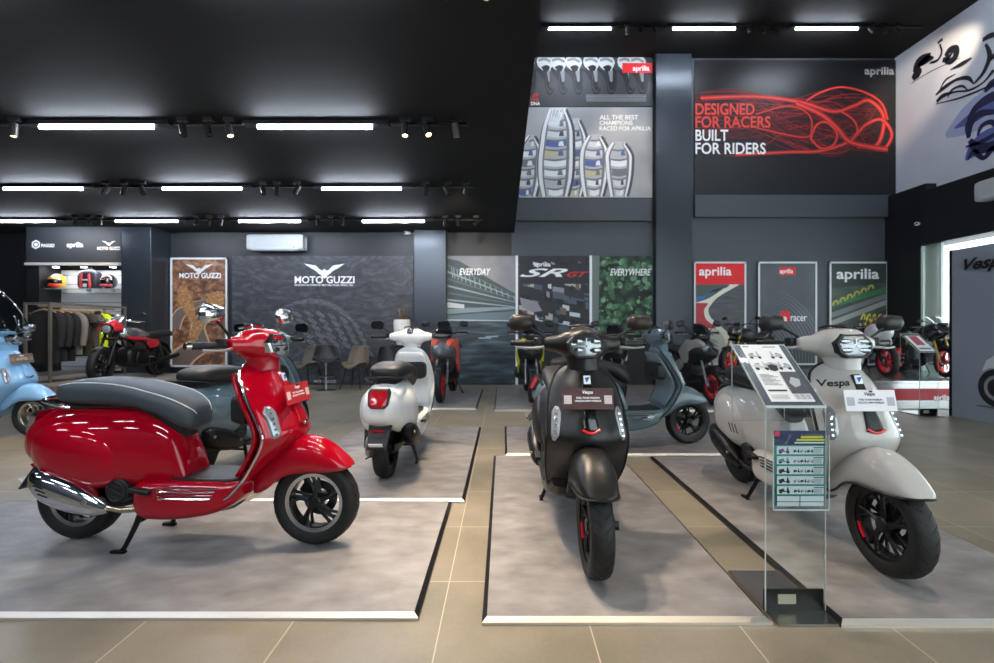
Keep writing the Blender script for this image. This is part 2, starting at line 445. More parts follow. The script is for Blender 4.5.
for k, (px, lit, t, aim) in enumerate(S_BACK):
    spot(px, 225, ZM, lit, t, 'small black spotlight in the back ceiling row, %s from the left' % nm[k], W * .3, aim)
S_HIGH = [(627, 1, 0, (2.5, 9.7, 4.3)), (641, 0, .2, None), (655, 0, .1, None), (749, 0, 0, None), (763, 0, .2, None), (777, 0, .1, None), (871, 0, .4, None), (884, 0, .3, None), (898, 0, .5, None)]
for k, (px, lit, t, aim) in enumerate(S_HIGH):
    spot(px, 33, ZU, lit, t, 'black spotlight on the high ceiling, %s from the left' % nm[k], W * .35, aim)
# the overhead rows carry the same spots, pooling warm light on the foreground
G_ = 'spotlights overhead nearer the shop front'
L_ = 'black cylinder spotlight overhead, above the foreground scooters'
spot_at(-.50, 2.55, ZM, 1, 0, L_, W * .9, (-.2, 1.9, 0), 58, G_)
spot_at(-.30, 2.55, ZM, 1, 0, L_, W * .6, (-1.2, 2.3, .3), 58, G_)
spot_at(-.10, 2.55, ZM, 1, 0, L_, W * .7, (.45, 2.6, .4), 58, G_)
spot_at(2.1, 2.3, ZU, 1, 0, 'black spotlight overhead on the high ceiling, above the pale grey scooter', W * 2.0, (2.0, 2.7, 0), 46, G_)
spot_at(7.3, 6.9, ZU, 1, 0, 'black spotlight on the high ceiling lighting the scooter sketches', W * 1.5, (8.2, 9.0, 6.0), 40, G_)
def track(px0, px1, py, z, label):
    Y = F * (z - .03 - H) / (CY - py); a, b = at(px0, Y), at(px1, Y)
    tag(MB().box(((a + b) / 2, Y, z - .012), (b - a, .036, .024)).build('ceiling_track', BLACKS, smooth=False), label, 'lighting track')

for a, b, py, z, lb in ((-10, 40, 126, ZM, 'front row, left of the first tube'), (155, 258, 126, ZM, 'front row, between the two tubes'), (374, 467, 126, ZM, 'front row, right of the second tube'),
                        (84, 163, 188, ZM, 'middle row, between the left and centre tubes'), (243, 322, 188, ZM, 'middle row, between the centre and right tubes'), (403, 474, 188, ZM, 'middle row, right of the last tube'),
                        (56, 116, 221, ZM, 'back row, left stretch'), (179, 239, 221, ZM, 'back row, above the canyon poster'), (302, 363, 221, ZM, 'back row, above the dark mural'), (426, 482, 221, ZM, 'back row, above the pillar'),
                        (613, 672, 28, ZU, 'high ceiling, left of the tall pillar'), (737, 795, 28, ZU, 'high ceiling, above the red line billboard'), (860, 922, 28, ZU, 'high ceiling, beside the white mural wall')):
    track(a, b, py, z, 'black lighting track, ' + lb)
# ================================================================== POSTERS AND MURALS
def clip01(poly, lo=0.0, hi=1.0):
    for ax, lim, sg in ((0, lo, 1), (0, hi, -1), (1, lo, 1), (1, hi, -1)):
        out = []
        for i, p in enumerate(poly):
            q = poly[i - 1]
            ip, iq = sg * (p[ax] - lim) >= -1e-9, sg * (q[ax] - lim) >= -1e-9
            if ip != iq:
                t = (lim - q[ax]) / (p[ax] - q[ax]); out.append((q[0] + (p[0] - q[0]) * t, q[1] + (p[1] - q[1]) * t))
            if ip: out.append(p)
        poly = out
        if not poly: return []
    return poly
def frange_(a, b, n): return [a + (b - a) * i / (n - 1) for i in range(n)]
class Panel:
    """A flat print; u runs along it, v up it, both 0..1."""
    def __init__(s, name, x0, x1, z0, z1, Y, base, label, cat='poster', frame=None, group=None, thick=.02, base2=None, rot=0.0, loc=None):
        s.w, s.h, s.t = x1 - x0, z1 - z0, thick; s.x0, s.z0, s.Y = x0, z0, Y - thick / 2
        s.r = empty(name, loc or ((x0 + x1) / 2, Y, z0), rot, label, cat, group)
        s.mats = [base]; s.mb = MB(); s.n = 0
        s.mb.box((0, 0, s.h / 2), (s.w, thick, s.h))
        if frame:
            fw, f = .035, MB()
            for c, d in (((0, -.004, s.h - fw / 2), (s.w, thick + .016, fw)), ((0, -.004, fw / 2), (s.w, thick + .016, fw)),
                         ((-s.w / 2 + fw / 2, -.004, s.h / 2), (fw, thick + .016, s.h)), ((s.w / 2 - fw / 2, -.004, s.h / 2), (fw, thick + .016, s.h))): f.box(c, d)
            f.build('frame', frame, s.r, smooth=False)
    def P(s, u, v, d=0.0): return ((u - .5) * s.w, -s.t / 2 - .0008 - d, v * s.h)
    def mat(s, m):
        if m not in s.mats: s.mats.append(m)
        s.mb.m = s.mats.index(m); s.n += 1
        return s
    def poly(s, pts, m):
        pts = clip01(pts)
        if len(pts) > 2:
            s.mat(m); d = .00006 * min(s.n, 600); s.mb.flat(pts, lambda a, b: s.P(a, b, d))
        return s
    def ribbon(s, pts, wd, m, sm=8, asp=None):
        asp = asp or s.w / s.h
        rows_ = catmull([tuple(p) + (k,) for p, k in zip(pts, wd if isinstance(wd, (list, tuple)) else [wd] * len(pts))], sm)
        s.mat(m); d = .00006 * min(s.n, 600)
        L = []
        for i, (u, v, k) in enumerate(rows_):
            a, b = rows_[max(i - 1, 0)], rows_[min(i + 1, len(rows_) - 1)]
            tx, ty = (b[0] - a[0]) * asp, b[1] - a[1]; l = math.hypot(tx, ty) or 1
            nx, ny = -ty / l * k / 2 / asp, tx / l * k / 2
            L.append(((u + nx, v + ny), (u - nx, v - ny)))
        for (a, b), (c, e) in zip(L, L[1:]):
            q = clip01([a, c, e, b])
            if len(q) > 2: s.mb.flat(q, lambda x, y: s.P(x, y, d))
        return s
    def ellipse(s, u, v, ru, rv, m, n=20, a=0.0):
        asp = s.w / s.h
        return s.poly([(u + (ru * math.cos(t) * math.cos(a) - rv / asp * math.sin(t) * math.sin(a)), v + (rv * math.sin(t) * math.cos(a) + ru * asp * math.cos(t) * math.sin(a))) for t in (2 * PI * i / n for i in range(n))], m)
    def uv_px(s, px, py): return (at(px, s.Y) - s.x0) / s.w, (zz(py, s.Y) - s.z0) / s.h
    def text(s, st_, px0, py0, px1, py1, m, **k):
        """lettering inside the box it fills on the photograph, carried to this panel's plane"""
        (u0, v1), (u1, v0) = s.uv_px(px0, py0), s.uv_px(px1, py1)
        return text(st_, (u1 - u0) * s.w, (v1 - v0) * s.h, s.P((u0 + u1) / 2, (v0 + v1) / 2, .0008 + .00006 * min(s.n + 4, 604)), (1, 0, 0), (0, 0, 1), m, s.r, **k)
    def eagle(s, u, v, sc, m):
        asp = s.w / s.h
        half = [(0, .10), (.10, .02), (.22, .06), (.42, .26), (1.0, .36), (.62, .12), (.50, .06), (.36, -.04), (.30, -.12), (.16, -.20), (.10, -.34), (0, -.36)]
        pl = half + [(-x, y) for x, y in half[::-1][1:-1]]
        lb = MB(); lb.uv = True
        lb.flat([(u + x * sc, v + y * sc * asp) for x, y in pl], lambda a, b: s.P(a, b, .001 + .00006 * min(s.n + 4, 604)))
        lb.build('emblem', m, s.r, smooth=False)
    def done(s):
        s.mb.m = 0; s.mb.build('print', s.mats, s.r, smooth=False); return s.r
def X(px, Y=YB): return at(px, Y)
def Z(py, Y=YB): return zz(py, Y)
WF = M('white_frame', '#d9dcdd', .4)
rnd = random.Random(7)
# canyon road poster
canyon = noise_mat('canyon_print', [(0.30, '#3d2c24'), (0.46, '#6a4836'), (0.56, '#8c6248'), (0.72, '#b58a66')], 6.5, 12, .5, (1, 1, 1.3), .8)
p = Panel('framed_poster', X(172), X(228.5), .38, Z(258), YB - .03, canyon, 'tall white framed poster of an orange canyon road with white eagle emblem', frame=WF, group='framed posters on the back wall')
roadm, roadl, rock = M('road_print', '#6f625c', .5), M('road_edge_print', '#c9a583', .5), noise_mat('rock_print', [(0.3, '#7f5636'), (0.5, '#a97a50'), (0.7, '#c9986a')], 14, 10, .5, (1, 1, 2))
for pts, wd in (([(.06, .36), (.16, .48), (.40, .56), (.62, .60), (.80, .63)], [.10, .085, .06, .03, .02]), ([(.55, .20), (.48, .36), (.62, .46), (.84, .47), (.94, .55)], [.13, .11, .09, .07, .05]), ([(.10, .02), (.30, .12), (.55, .2)], [.2, .16, .13])):
    p.ribbon(pts, [k * 1.25 for k in wd], roadl); p.ribbon(pts, wd, roadm)
p.poly([(.10, .62), (.16, .74), (.28, .74), (.40, .60), (.46, .42), (.36, .40), (.22, .52)], rock)
p.poly([(.30, .26), (.40, .40), (.55, .44), (.60, .38), (.42, .22)], rock)
p.poly([(.62, .60), (.72, .68), (.92, .70), (.95, .58), (.80, .53)], rock)
p.eagle(.505, p.uv_px(200, 269)[1], .25, M('emblem_silver', '#d5d6d8', .5))
p.text('MOTO GUZZI', 179.3, 272.9, 220.9, 278.2, WHITET, bold=.018)
p.done()
# big dark mural with feather wing
grey_mural = noise_mat('slate_mural', [(0.25, '#2a2c30'), (0.5, '#3a3c41'), (0.75, '#54565b')], 2.2, 10, .55, (1, 1, 2.2), 2.5)
p = Panel('wall_mural', X(232.5), X(413.5), .02, Z(256), YB - .01, grey_mural, 'wide dark slate mural with a feathered wing and white eagle emblem', 'mural', thick=.012)
fe1 = noise_mat('feather_print', [(0.3, '#3d3e43'), (0.7, '#6b6a6c')], 9, 6, .55, (1, 1, 3), 1)
fe2 = M('feather_edge_print', '#2b2c30', .6)
for i in range(6):
    for j in range(5):
        u, v = .36 + .065 * i + .02 * j, .56 - .055 * j - .012 * i - .01 * (i - 2) ** 2 * .5
        a = -.5 - .06 * i
        p.ellipse(u, v, .036, .026, fe2, 14, a); p.ellipse(u - .002, v + .004, .032, .018, fe1, 14, a)
p.ribbon([(.28, .60), (.40, .645), (.52, .63), (.62, .55), (.70, .44)], [.012, .03, .04, .036, .006], fe1)
p.ribbon([(.42, .36), (.50, .38), (.58, .30), (.60, .20)], [.004, .02, .016, .004], fe1)
p.eagle(p.uv_px(324.5, 270.5)[0], p.uv_px(324.5, 271)[1], .112, WHITET)
p.text('MOTO GUZZI', 294.8, 276.2, 354.6, 283.4, WHITET, bold=.018)
p.text('PROUDLY AUTHENTIC MOTORCYCLES, SINCE 1921', 295, 284.2, 353, 286.3, WHITET, bold=.018)
p.text('MOTO GUZZI', 314, 380, 336, 382.6, M('pale_print', '#b9bdc2', .6), bold=.025)
p.done()
# race track mural (EVERYDAY)
track_m = noise_mat('asphalt_print', [(0.3, '#1f2529'), (0.5, '#38454c'), (0.7, '#5d7079')], 2.0, 6, .5, (.6, 1, 5), .6)
sky_m = noise_mat('dull_sky_print', [(0.3, '#6d7078'), (0.7, '#8f9097')], 1.5, 2, .5)
p = Panel('wall_mural', X(447), X(516), .02, Z(256), YB - .01, track_m, 'wall mural of an empty race track and grandstand lettered EVERYDAY', 'mural', thick=.012)
p.poly([(0, 1), (1, 1), (1, .60), (0, .58)], sky_m)
std, stl, stw = M('stand_print', '#39474d', .5), M('stand_light_print', '#8fa0a4', .5), M('kerb_print', '#a9bcc4', .5)
p.poly([(0, .98), (.18, .96), (1, .70), (1, .58), (0, .55)], std)
for k in range(7): p.poly([(0, .94 - .055 * k), (1, .69 - .017 * k), (1, .684 - .017 * k), (0, .925 - .055 * k)], stl if k % 2 else M('stand_mid_print', '#55666c', .5))
for k in range(14):
    u = .06 + .9 * (k / 13) ** 1.3; zt = .93 - .25 * u
    p.poly([(u, zt), (u + .012, zt - .003), (u + .03, zt - .09 + .05 * u), (u + .018, zt - .09 + .05 * u)], stl)
p.poly([(0, .64), (.25, .62), (.25, .59), (0, .595)], M('hoarding_print', '#c7cdcf', .5))
p.poly([(0, .585), (1, .605), (1, .585), (0, .545)], M('barrier_print', '#7f9298', .5))
p.poly([(0, .535), (1, .57), (1, .50), (0, .505)], M('runoff_print', '#62757e', .5))
p.poly([(0, .505), (1, .497), (1, .489), (0, .493)], stw)
for a, b in ((.45, .36), (.55, .372)): p.poly([(a, b), (a + .18, b + .004), (a + .2, b - .004), (a + .02, b - .006)], stw)
p.text('EVERYDAY', 459.3, 268.3, 490.7, 275.2, WHITET, bold=.018, shear=.25)
p.done()
# city mural (scooter name)
city_m = noise_mat('city_print', [(0.3, '#1b1c22'), (0.6, '#2c2b33'), (0.8, '#3c3840')], 3, 6, .5)
p = Panel('wall_mural', X(517.5), X(590), .02, Z(256), YB - .01, city_m, 'wall mural of city rooftops under large slanted scooter model lettering', 'mural', thick=.012)
cm = [M('city_a', '#8d8a90', .5), M('city_b', '#b7a79b', .5), M('city_c', '#4c5866', .5), M('city_d', '#6b5a55', .5), M('city_e', '#c9ccd0', .5), M('city_f', '#35455a', .5), M('city_g', '#15161b', .5)]
for k in range(105):
    v = .97 - .62 * rnd.random(); u = rnd.random(); a, b = .03 + .13 * rnd.random(), .012 + .05 * rnd.random()
    p.poly([(u, v), (u + a, v - .012), (u + a, v - b - .012), (u, v - b)], cm[rnd.choice((0, 1, 2, 2, 3, 4, 5, 6, 6, 6))])
p.poly([(0, .36), (1, .35), (1, 0), (0, 0)], M('city_street', '#202127', .5))
p.poly([(0.03, .675), (.27, .64), (.34, .57), (.20, .56), (.06, .60)], cm[0])
p.poly([(.0, .93), (1, .93), (1, .78), (0, .78)], M('city_haze', '#25262c', .5))
p.text('aprilia', 534, 262.0, 550.5, 268, WHITET, bold=.025)
p.text('SR', 519.6, 268.5, 568, 277, WHITET, bold=.018, shear=.5)
p.text('GT', 567, 271.8, 588.6, 277, REDT, bold=.018, shear=.5)
p.done()
# green mural (EVERYWHERE)
green_m = noise_mat('foliage_print', [(0.05, '#4f7a55'), (0.28, '#3b6344'), (0.5, '#243a2c'), (0.75, '#151d1a')], 5.0, 2, .55, (1, 1, 1), tex='voronoi')
p = Panel('wall_mural', X(591.5), 3.13, .02, Z(256), YB - .01, green_m, 'wall mural of dense green treetops lettered EVERYWHERE', 'mural', thick=.012)
gs = [noise_mat('leaf_a', [(0.35, '#2c4a35'), (0.65, '#5d8a63')], 9, 8, .6), noise_mat('leaf_b', [(0.35, '#1e3327'), (0.65, '#47704e')], 9, 8, .6), noise_mat('leaf_c', [(0.35, '#3a5c42'), (0.65, '#7fa884')], 9, 8, .6)]
for k in range(190):
    u, v, r_ = .10 + .88 * rnd.random(), .36 + .62 * rnd.random(), .012 + .035 * rnd.random()
    p.ellipse(u, v, r_, r_ * .62, gs[k % 3], 9, rnd.random() * 3)
p.poly([(0, 1), (.13, 1), (.11, .45), (0, .4)], M('path_print', '#6b7270', .5))
p.poly([(0, .30), (1, .34), (1, 0), (0, 0)], M('shade_print', '#15181a', .5))
p.text('EVERYWHERE', 610, 268.8, 651, 275.7, WHITET, bold=.018, shear=.25)
p.done()
tag(MB().box((at(516.8, 9.72), YB - .018, 1.36), (.05, .03, 2.7)).build('divider_strip', WHITEP, smooth=False), 'white upright strip between the race track and city murals', 'strip')
tag(MB().box((at(590.8, 9.72), YB - .018, 1.36), (.05, .03, 2.7)).build('divider_strip', WHITEP, smooth=False), 'white upright strip between the city and treetop murals', 'strip')
# framed posters on the right
asph = noise_mat('asphalt_dark_print', [(0.3, '#3f4046'), (0.7, '#5b5a61')], 5, 8, .5, (.5, 1, 4))
PZ0 = .42
p = Panel('framed_poster', X(693), X(745), PZ0, Z(262), YB - .03, asph, 'framed poster with red name band above a curving race track', frame=WF, group='framed posters on the back wall')
crm, bl, kr = M('kerb_cream', '#d9d8c8', .5), M('kerb_blue', '#2f6fb5', .5), M('runoff_red', '#b33a44', .5)
def edge(pts): return [q[:2] for q in catmull(pts, 6)]
E1 = edge([(.95, .80), (.74, .74), (.46, .655), (.31, .57), (.28, .52), (.34, .45), (.52, .375), (.68, .29), (.76, .16), (.78, .0)])
p.poly(E1 + [(0, 0), (0, .80)], crm)
p.poly(edge([(.72, .79), (.50, .715), (.26, .64), (.0, .60)]) + [(0, .80)], M('verge_green_print', '#4a5450', .5))
p.poly([(.24, .70), (.62, .745), (.70, .775), (.50, .74), (.22, .675)], bl); p.poly([(.0, .66), (.24, .675), (.20, .64), (0, .625)], bl)
p.poly(edge([(.0, .60), (.22, .60), (.27, .59), (.20, .53), (.24, .44), (.42, .355), (.0, .345)]), kr)
p.poly(edge([(.0, .345), (.42, .35), (.58, .26), (.64, .12), (.66, 0)]) + [(0, 0)], M('runoff_pale', '#b9bcab', .5))
p.poly([(0, 1), (1, 1), (1, .78), (0, .78)], REDT)
p.text('aprilia', 699, 266.8, 731.5, 278.2, WHITET, bold=.02)
p.done()
# grey racer poster
wavy = noise_mat('ripple_print', [(0.3, '#41464c'), (0.7, '#565b61')], 1.2, 2, .5)
p = Panel('framed_poster', X(757), X(815.5), PZ0, Z(262), YB - .03, wavy, 'framed dark grey poster of rippling lines with a small red tab', frame=WF, group='framed posters on the back wall')
for k in range(17):
    rr_ = .34 + .052 * k
    p.ribbon([(-.05 + rr_ * math.cos(a_), .04 + rr_ * .62 * math.sin(a_)) for a_ in frange_(-.2, 1.25, 9)], [.001, .006, .010, .012, .012, .010, .007, .004, .001], M('ripple_line', '#6d7278', .5), 3)
p.poly([(.36, .945), (.64, .945), (.64, .87), (.36, .87)], REDT)
p.text('aprilia', 779.5, 268.8, 793, 274.8, WHITET, bold=.025)
p.poly([(.38, .52), (.54, .52), (.54, .42), (.38, .42)], REDT)
p.text('a', 783, 316.5, 787, 321, WHITET, bold=.018); p.text('racer', 790.6, 316, 806.7, 321.2, WHITET, bold=.01)
p.done()
# striped circuit poster
p = Panel('framed_poster', X(828), X(886.5), PZ0, Z(262), YB - .03, noise_mat('circuit_print', [(0.3, '#33413b'), (0.7, '#55635b')], 2.2, 4, .5), 'framed poster of a circuit run-off with green, red and yellow bands', frame=WF, group='framed posters on the back wall')
for v0, dv, h in ((.60, .16, '#3f7a52'), (.50, .20, '#787c7a'), (.42, .22, '#9a9d9b'), (.30, .25, '#4b4d50'), (.20, .30, '#c4343b'), (.16, .30, '#d9d8d2'), (.22, .20, '#2f9a52'), (.02, .30, '#b52a33')):
    p.poly([(0, v0), (1, v0 + dv), (1, v0 + dv - .05), (0, v0 - .05)], M('band_' + h[1:], h, .5))
for k in range(6): p.ribbon([(.06 + .12 * k, .575 + .03 * k), (.08 + .12 * k, .61 + .03 * k), (.13 + .12 * k, .62 + .03 * k), (.15 + .12 * k, .59 + .03 * k)], .018, M('tyre_wall_print', '#b4a94a', .5), 4)
for k in range(4): p.ribbon([(.52 + .09 * k, .36 + .02 * k), (.55 + .09 * k, .46), (.60 + .09 * k, .49), (.60 + .09 * k, .40 + .02 * k), (.66 + .09 * k, .47)], .014, M('yellow_print', '#d9cf4a', .5), 5)
p.poly([(.0, 1), (1, 1), (1, .80), (0, .74)], M('circuit_dark', '#37423f', .5))
p.text('aprilia', 836.5, 268.6, 879, 282.2, WHITET, bold=.02)
p.done()
# red light-line billboard
p = Panel('billboard', X(694), X(896.5), Z(196), Z(61), YB - .02, M('black_print', '#17171a', .42), 'high black billboard with flowing red light lines', 'billboard', group='billboards high on the back wall')
reds = [M('line_red_%d' % i, h, .6) for i, h in enumerate(('#4a1216', '#701a1e', '#9c2225', '#cc302c', '#e8483a'))]
for k in range(64):
    a = rnd.random(); v0 = .30 + .46 * a; v1 = .34 + .40 * rnd.random()
    p.ribbon([(.0, v0 + .03 * rnd.uniform(-1, 1)), (.25, v0 + .06 * rnd.uniform(-1, 1)), (.5, .52 + (v1 - .52) * .9 + .05 * rnd.uniform(-1, 1)), (.72, v1 + .10 * rnd.uniform(-1, 1)), (.86 + .1 * rnd.random(), .52 + .25 * rnd.uniform(-1, 1))], [.002, .004, .006, .006, .002], reds[rnd.choice((0, 0, 1, 1, 2))], 7)
for pts, wd in (([(0.03, .72), (.3, .73), (.52, .69), (.68, .62), (.78, .66), (.86, .70), (.93, .58), (.90, .38), (.80, .36)], .014), ([(.2, .30), (.45, .32), (.62, .33), (.76, .40), (.84, .52), (.92, .56), (.97, .45), (.92, .34), (.80, .38)], .012),
                ([(.55, .70), (.62, .76), (.72, .80), (.84, .76), (.92, .68), (.95, .56)], .008), ([(.5, .68), (.62, .60), (.70, .50), (.76, .40), (.86, .36), (.95, .34)], .018), ([(.57, .42), (.60, .52), (.65, .54), (.70, .46), (.68, .37), (.62, .35), (.57, .42)], .009),
                ([(.3, .60), (.46, .66), (.56, .60), (.575, .48), (.53, .43), (.3, .50)], .006), ([(.72, .62), (.78, .56), (.80, .48), (.77, .40)], .008)):
    p.ribbon(pts, wd * 2.2, reds[2], 8); p.ribbon(pts, wd * 1.2, reds[3], 8); p.ribbon(pts, wd * .5, reds[4], 8)
RT2 = M('tomato_print', '#e0453e', .6)
for s_, bx, m_ in (('DESIGNED', (695.3, 103.3, 754.4, 115.2), RT2), ('FOR RACERS', (695.3, 116.3, 770.3, 128), RT2), ('BUILT', (695.3, 129.8, 728, 141.2), WHITET), ('FOR RIDERS', (695.3, 142.8, 765.6, 154.3), WHITET)):
    p.text(s_, *bx, m_, bold=.018)
p.text('aprilia', 864.3, 67, 893.9, 77.3, M('grey_print', '#a3a5a9', .6), bold=.025)
p.done()
# trophy billboard and black and white bikes billboard
sil = noise_mat('trophy_backdrop', [(0.3, '#8c8c90'), (0.7, '#b8b7b8')], .9, 2, .5)
p = Panel('billboard', X(519), 3.13, Z(198), Z(108), YB - .02, sil, 'high billboard of silver trophies lettered ALL THE BEST CHAMPIONS', 'billboard', group='billboards high on the back wall')
tl = [M('trophy_a', '#d9dade', .5), M('trophy_b', '#77787e', .5), M('trophy_c', '#4c4d54', .5), M('trophy_d', '#b9bac0', .5), M('trophy_e', '#c9c09a', .5), M('trophy_f', '#5a6aa6', .5), M('trophy_g', '#efeff2', .5)]
for u0, u1, top, bow in ((.30, .52, .88, .03), (-.10, .18, .70, .12), (.12, .42, 1.0, .05), (.44, .68, .70, .03), (.64, .86, .62, .01)):
    L_ = edge([(u0 + .05, 0), (u0 + .015, .22), (u0 + .3 * bow, .45), (u0 + .01 + bow, .75 * top + .08), (u0 + .07 + bow, top)])
    R_ = edge([(u1 - .045, 0), (u1 - .01, .2), (u1, .40), (u1 - .01, .75 * top + .04), (u1 - .07, top)])
    p.poly(L_ + R_[::-1], tl[3])
    w_ = u1 - u0
    for k in range(int(top * 9)):
        v = .02 + k * .108
        lv = lerp_rows([(q[1], q[0]) for q in L_], v)[1] + .18 * w_; rv = lerp_rows([(q[1], q[0]) for q in R_], v)[1] - .16 * w_
        p.poly(edge([(lv, v + .01), ((lv + rv) / 2, v - .005), (rv, v + .02)]) + [(rv - .004, v + .088), ((lv + rv) / 2, v + .06), (lv + .004, v + .075)], tl[(0, 6, 1, 4, 6, 5, 3, 0, 6)[(k * 2 + int(u0 * 40)) % 9]])
        p.poly([(lv + (rv - lv) * .55, v + .01), (lv + (rv - lv) * .8, v + .012), (lv + (rv - lv) * .75, v + .07), (lv + (rv - lv) * .6, v + .062)], tl[(6, 2, 1, 6, 5)[k % 5]])
        p.ribbon([(lv - .02, v + .085), ((lv + rv) / 2, v + .068), (rv + .02, v + .098)], [.012, .022, .012], tl[1], 4)
    for f, m_, wd in ((.04, 2, .022), (.10, 6, .045), (.17, 1, .018), (.80, 1, .03), (.90, 6, .04), (.97, 2, .03)):
        p.ribbon([(lerp_rows([(q[1], q[0]) for q in L_], t)[1] * (1 - f) + lerp_rows([(q[1], q[0]) for q in R_], t)[1] * f, t) for t in frange_(0.01, top - .02, 6)], wd, tl[m_], 4)
for k in range(9): p.ribbon([(.22 + .008 * k, .80), (.23 + .012 * k, .9), (.24 + .014 * k, .99)], .012, tl[k % 2 * 6], 3)
p.ellipse(.04, .84, .018, .05, M('badge_print', '#55504a', .5)); p.ellipse(.04, .84, .010, .028, M('badge_gold', '#b59a58', .5))
for s_, bx in (('ALL THE BEST', (599.4, 115.2, 638, 119.8)), ('CHAMPIONS', (599.4, 120.8, 632.4, 125.3)), ('RACED FOR APRILIA', (599.4, 126.4, 651, 130.9))): p.text(s_, *bx, WHITET, bold=.02)
p.done()
p = Panel('billboard', X(527), 3.13, Z(107), Z(58), YB - .02, M('mono_dark', '#222326', .5), 'highest billboard, a black and white row of racing motorcycles with red name tab', 'billboard', group='billboards high on the back wall')
mg = [M('mono_a', '#c9cacc', .5), M('mono_b', '#808286', .5), M('mono_c', '#3a3b3f', .5), M('mono_d', '#0f0f11', .5)]
p.poly([(0, 1), (1, 1), (1, .72), (0, .78)], mg[2])
p.poly([(0, .55), (1, .50), (1, .0), (0, 0)], M('mono_floor', '#35373b', .5))
for k in range(8):
    u = -.02 + .128 * k + .02 * rnd.uniform(-1, 1)
    p.ellipse(u + .06, .52, .042, .30, mg[3], 24); p.ellipse(u + .06, .52, .034, .24, mg[2], 24); p.ellipse(u + .062, .52, .030, .21, mg[3], 24)
    p.ribbon([(u + .03, .95), (u + .05, .75), (u + .06, .5)], [.10, .09, .05], mg[1], 5)
    p.poly(edge([(u - .045, .90), (u - .03, 1.0), (u + .045, 1.02), (u + .085, .92), (u + .075, .80), (u + .04, .70), (u + .0, .74), (u - .035, .82)]), mg[0])
    p.poly(edge([(u - .01, .80), (u + .03, .84), (u + .06, .80), (u + .045, .71), (u + .015, .70)]), mg[3])
    p.ribbon([(u - .03, .93), (u + .02, .96), (u + .07, .90)], .05, mg[1], 5)
    p.poly(edge([(u - .05, .72), (u - .02, .66), (u + .01, .5), (u - .01, .36), (u - .05, .40)]), mg[2])
p.poly([(.76, .88), (1, .88), (1, .68), (.76, .68)], REDT)
p.text('aprilia', 632.6, 65.6, 649.5, 72.6, WHITET, bold=.025)
for i in range(5): p.poly([(.47, .235 - .03 * i), (.95, .235 - .03 * i), (.95, .218 - .03 * i), (.47, .218 - .03 * i)], mg[1])
for s_, bx, m_ in (('OF', (532.5, 93.6, 538, 97), REDT), ('ONS', (530.5, 97.8, 539, 101.2), REDT), ('DNA', (531, 102, 540, 105.4), WHITET)): p.text(s_, *bx, m_, bold=.025)
p.done()
# brush sketches of scooters on the white upper wall
navy, ink, wash, wash2 = M('navy_ink', '#20284e', .6), M('black_ink', '#191c2c', .6), M('blue_wash', '#5a69a8', .6), M('pale_wash', '#a9b3d4', .6)
SKL = [MB(), MB(), MB()]; SKM = SKL[2]; SKW = 1.0
def stroke(pts, wd, mi, sm=7, dd=0.0):
    """brush stroke on the right wall; points as pixel (px, py) seen on the photograph, carried to the wall plane"""
    P_ = []
    for px, py in pts:
        Y = XR * F / (px - CX); P_.append((Y, H + (CY - py) / F * Y))
    rows_ = catmull([q + (k * SKW,) for q, k in zip(P_, wd)], sm); L = []
    for i, (a, b, k) in enumerate(rows_):
        p0, p1 = rows_[max(i - 1, 0)], rows_[min(i + 1, len(rows_) - 1)]
        tx, ty = p1[0] - p0[0], p1[1] - p0[1]; l = math.hypot(tx, ty) or 1
        nx, ny = -ty / l * k / 2, tx / l * k / 2
        L.append(((XR - .004 - dd, a + nx, b + ny), (XR - .004 - dd, a - nx, b - ny)))
    SKM.m = mi
    for (a, b), (c, d) in zip(L, L[1:]): SKM.add([a, c, d, b], [(0, 1, 2, 3)])
    SKM.m = 0
sk_root = empty('wall_sketches', (XR, 7.5, 3.9), 0, 'ink brush sketches of scooters across the white upper wall', 'mural')
WSH, PAL, NVY, INK = 0, 1, 2, 3
stroke([(946, 136), (965, 122), (985, 108), (1010, 92)], [.10, .5, .6, .5], PAL); stroke([(955, 128), (975, 116), (1000, 100)], [.04, .22, .2], WSH, dd=.001)
stroke([(966, 160), (976, 148), (990, 140), (1010, 136)], [.05, .3, .4, .3], WSH)
SKM = SKL[0]; SKW = .78
for pts, wd in (([(913, 79), (918, 73), (922, 70)], [.14, .26, .10]), ([(914, 72), (920, 62), (931, 55)], [.06, .28, .12]), ([(918, 66), (926, 60), (934, 58)], [.10, .20, .05]), ([(930, 63), (938, 60), (942, 52), (940, 44)], [.05, .07, .05, .04]), ([(938, 43), (943, 39)], [.06, .08]),
                ([(943, 60), (948, 58), (953, 52)], [.10, .12, .03]), ([(911, 84), (930, 72), (960, 58)], [.012, .02, .01]), ([(946, 56), (950, 50), (956, 49), (956, 56), (951, 61), (946, 60)], [.10, .15, .15, .15, .15, .1])):
    stroke(pts, wd, INK, dd=.002)
SKM = SKL[1]; SKW = .68
for pts, wd in (([(936, 95), (944, 88), (956, 80), (968, 78), (974, 84)], [.05, .12, .08, .10, .03]), ([(937, 102), (943, 96), (955, 92), (970, 90), (984, 82), (994, 70)], [.10, .13, .05, .06, .05, .10]), ([(936, 104), (960, 98), (985, 88), (1000, 80)], [.02, .05, .05, .03]),
                ([(974, 84), (984, 72), (990, 56), (986, 44)], [.05, .10, .12, .06]), ([(983, 40), (990, 36), (998, 34)], [.10, .14, .1]), ([(950, 70), (962, 64), (972, 58)], [.02, .12, .05]), ([(990, 60), (998, 52), (1004, 44)], [.1, .16, .2]),
                ([(940, 90), (946, 80), (956, 74)], [.03, .06, .02]), ([(948, 98), (952, 90), (962, 86), (968, 90)], [.03, .06, .06, .02])):
    stroke(pts, wd, INK, dd=.002)
SKM = SKL[2]; SKW = .78
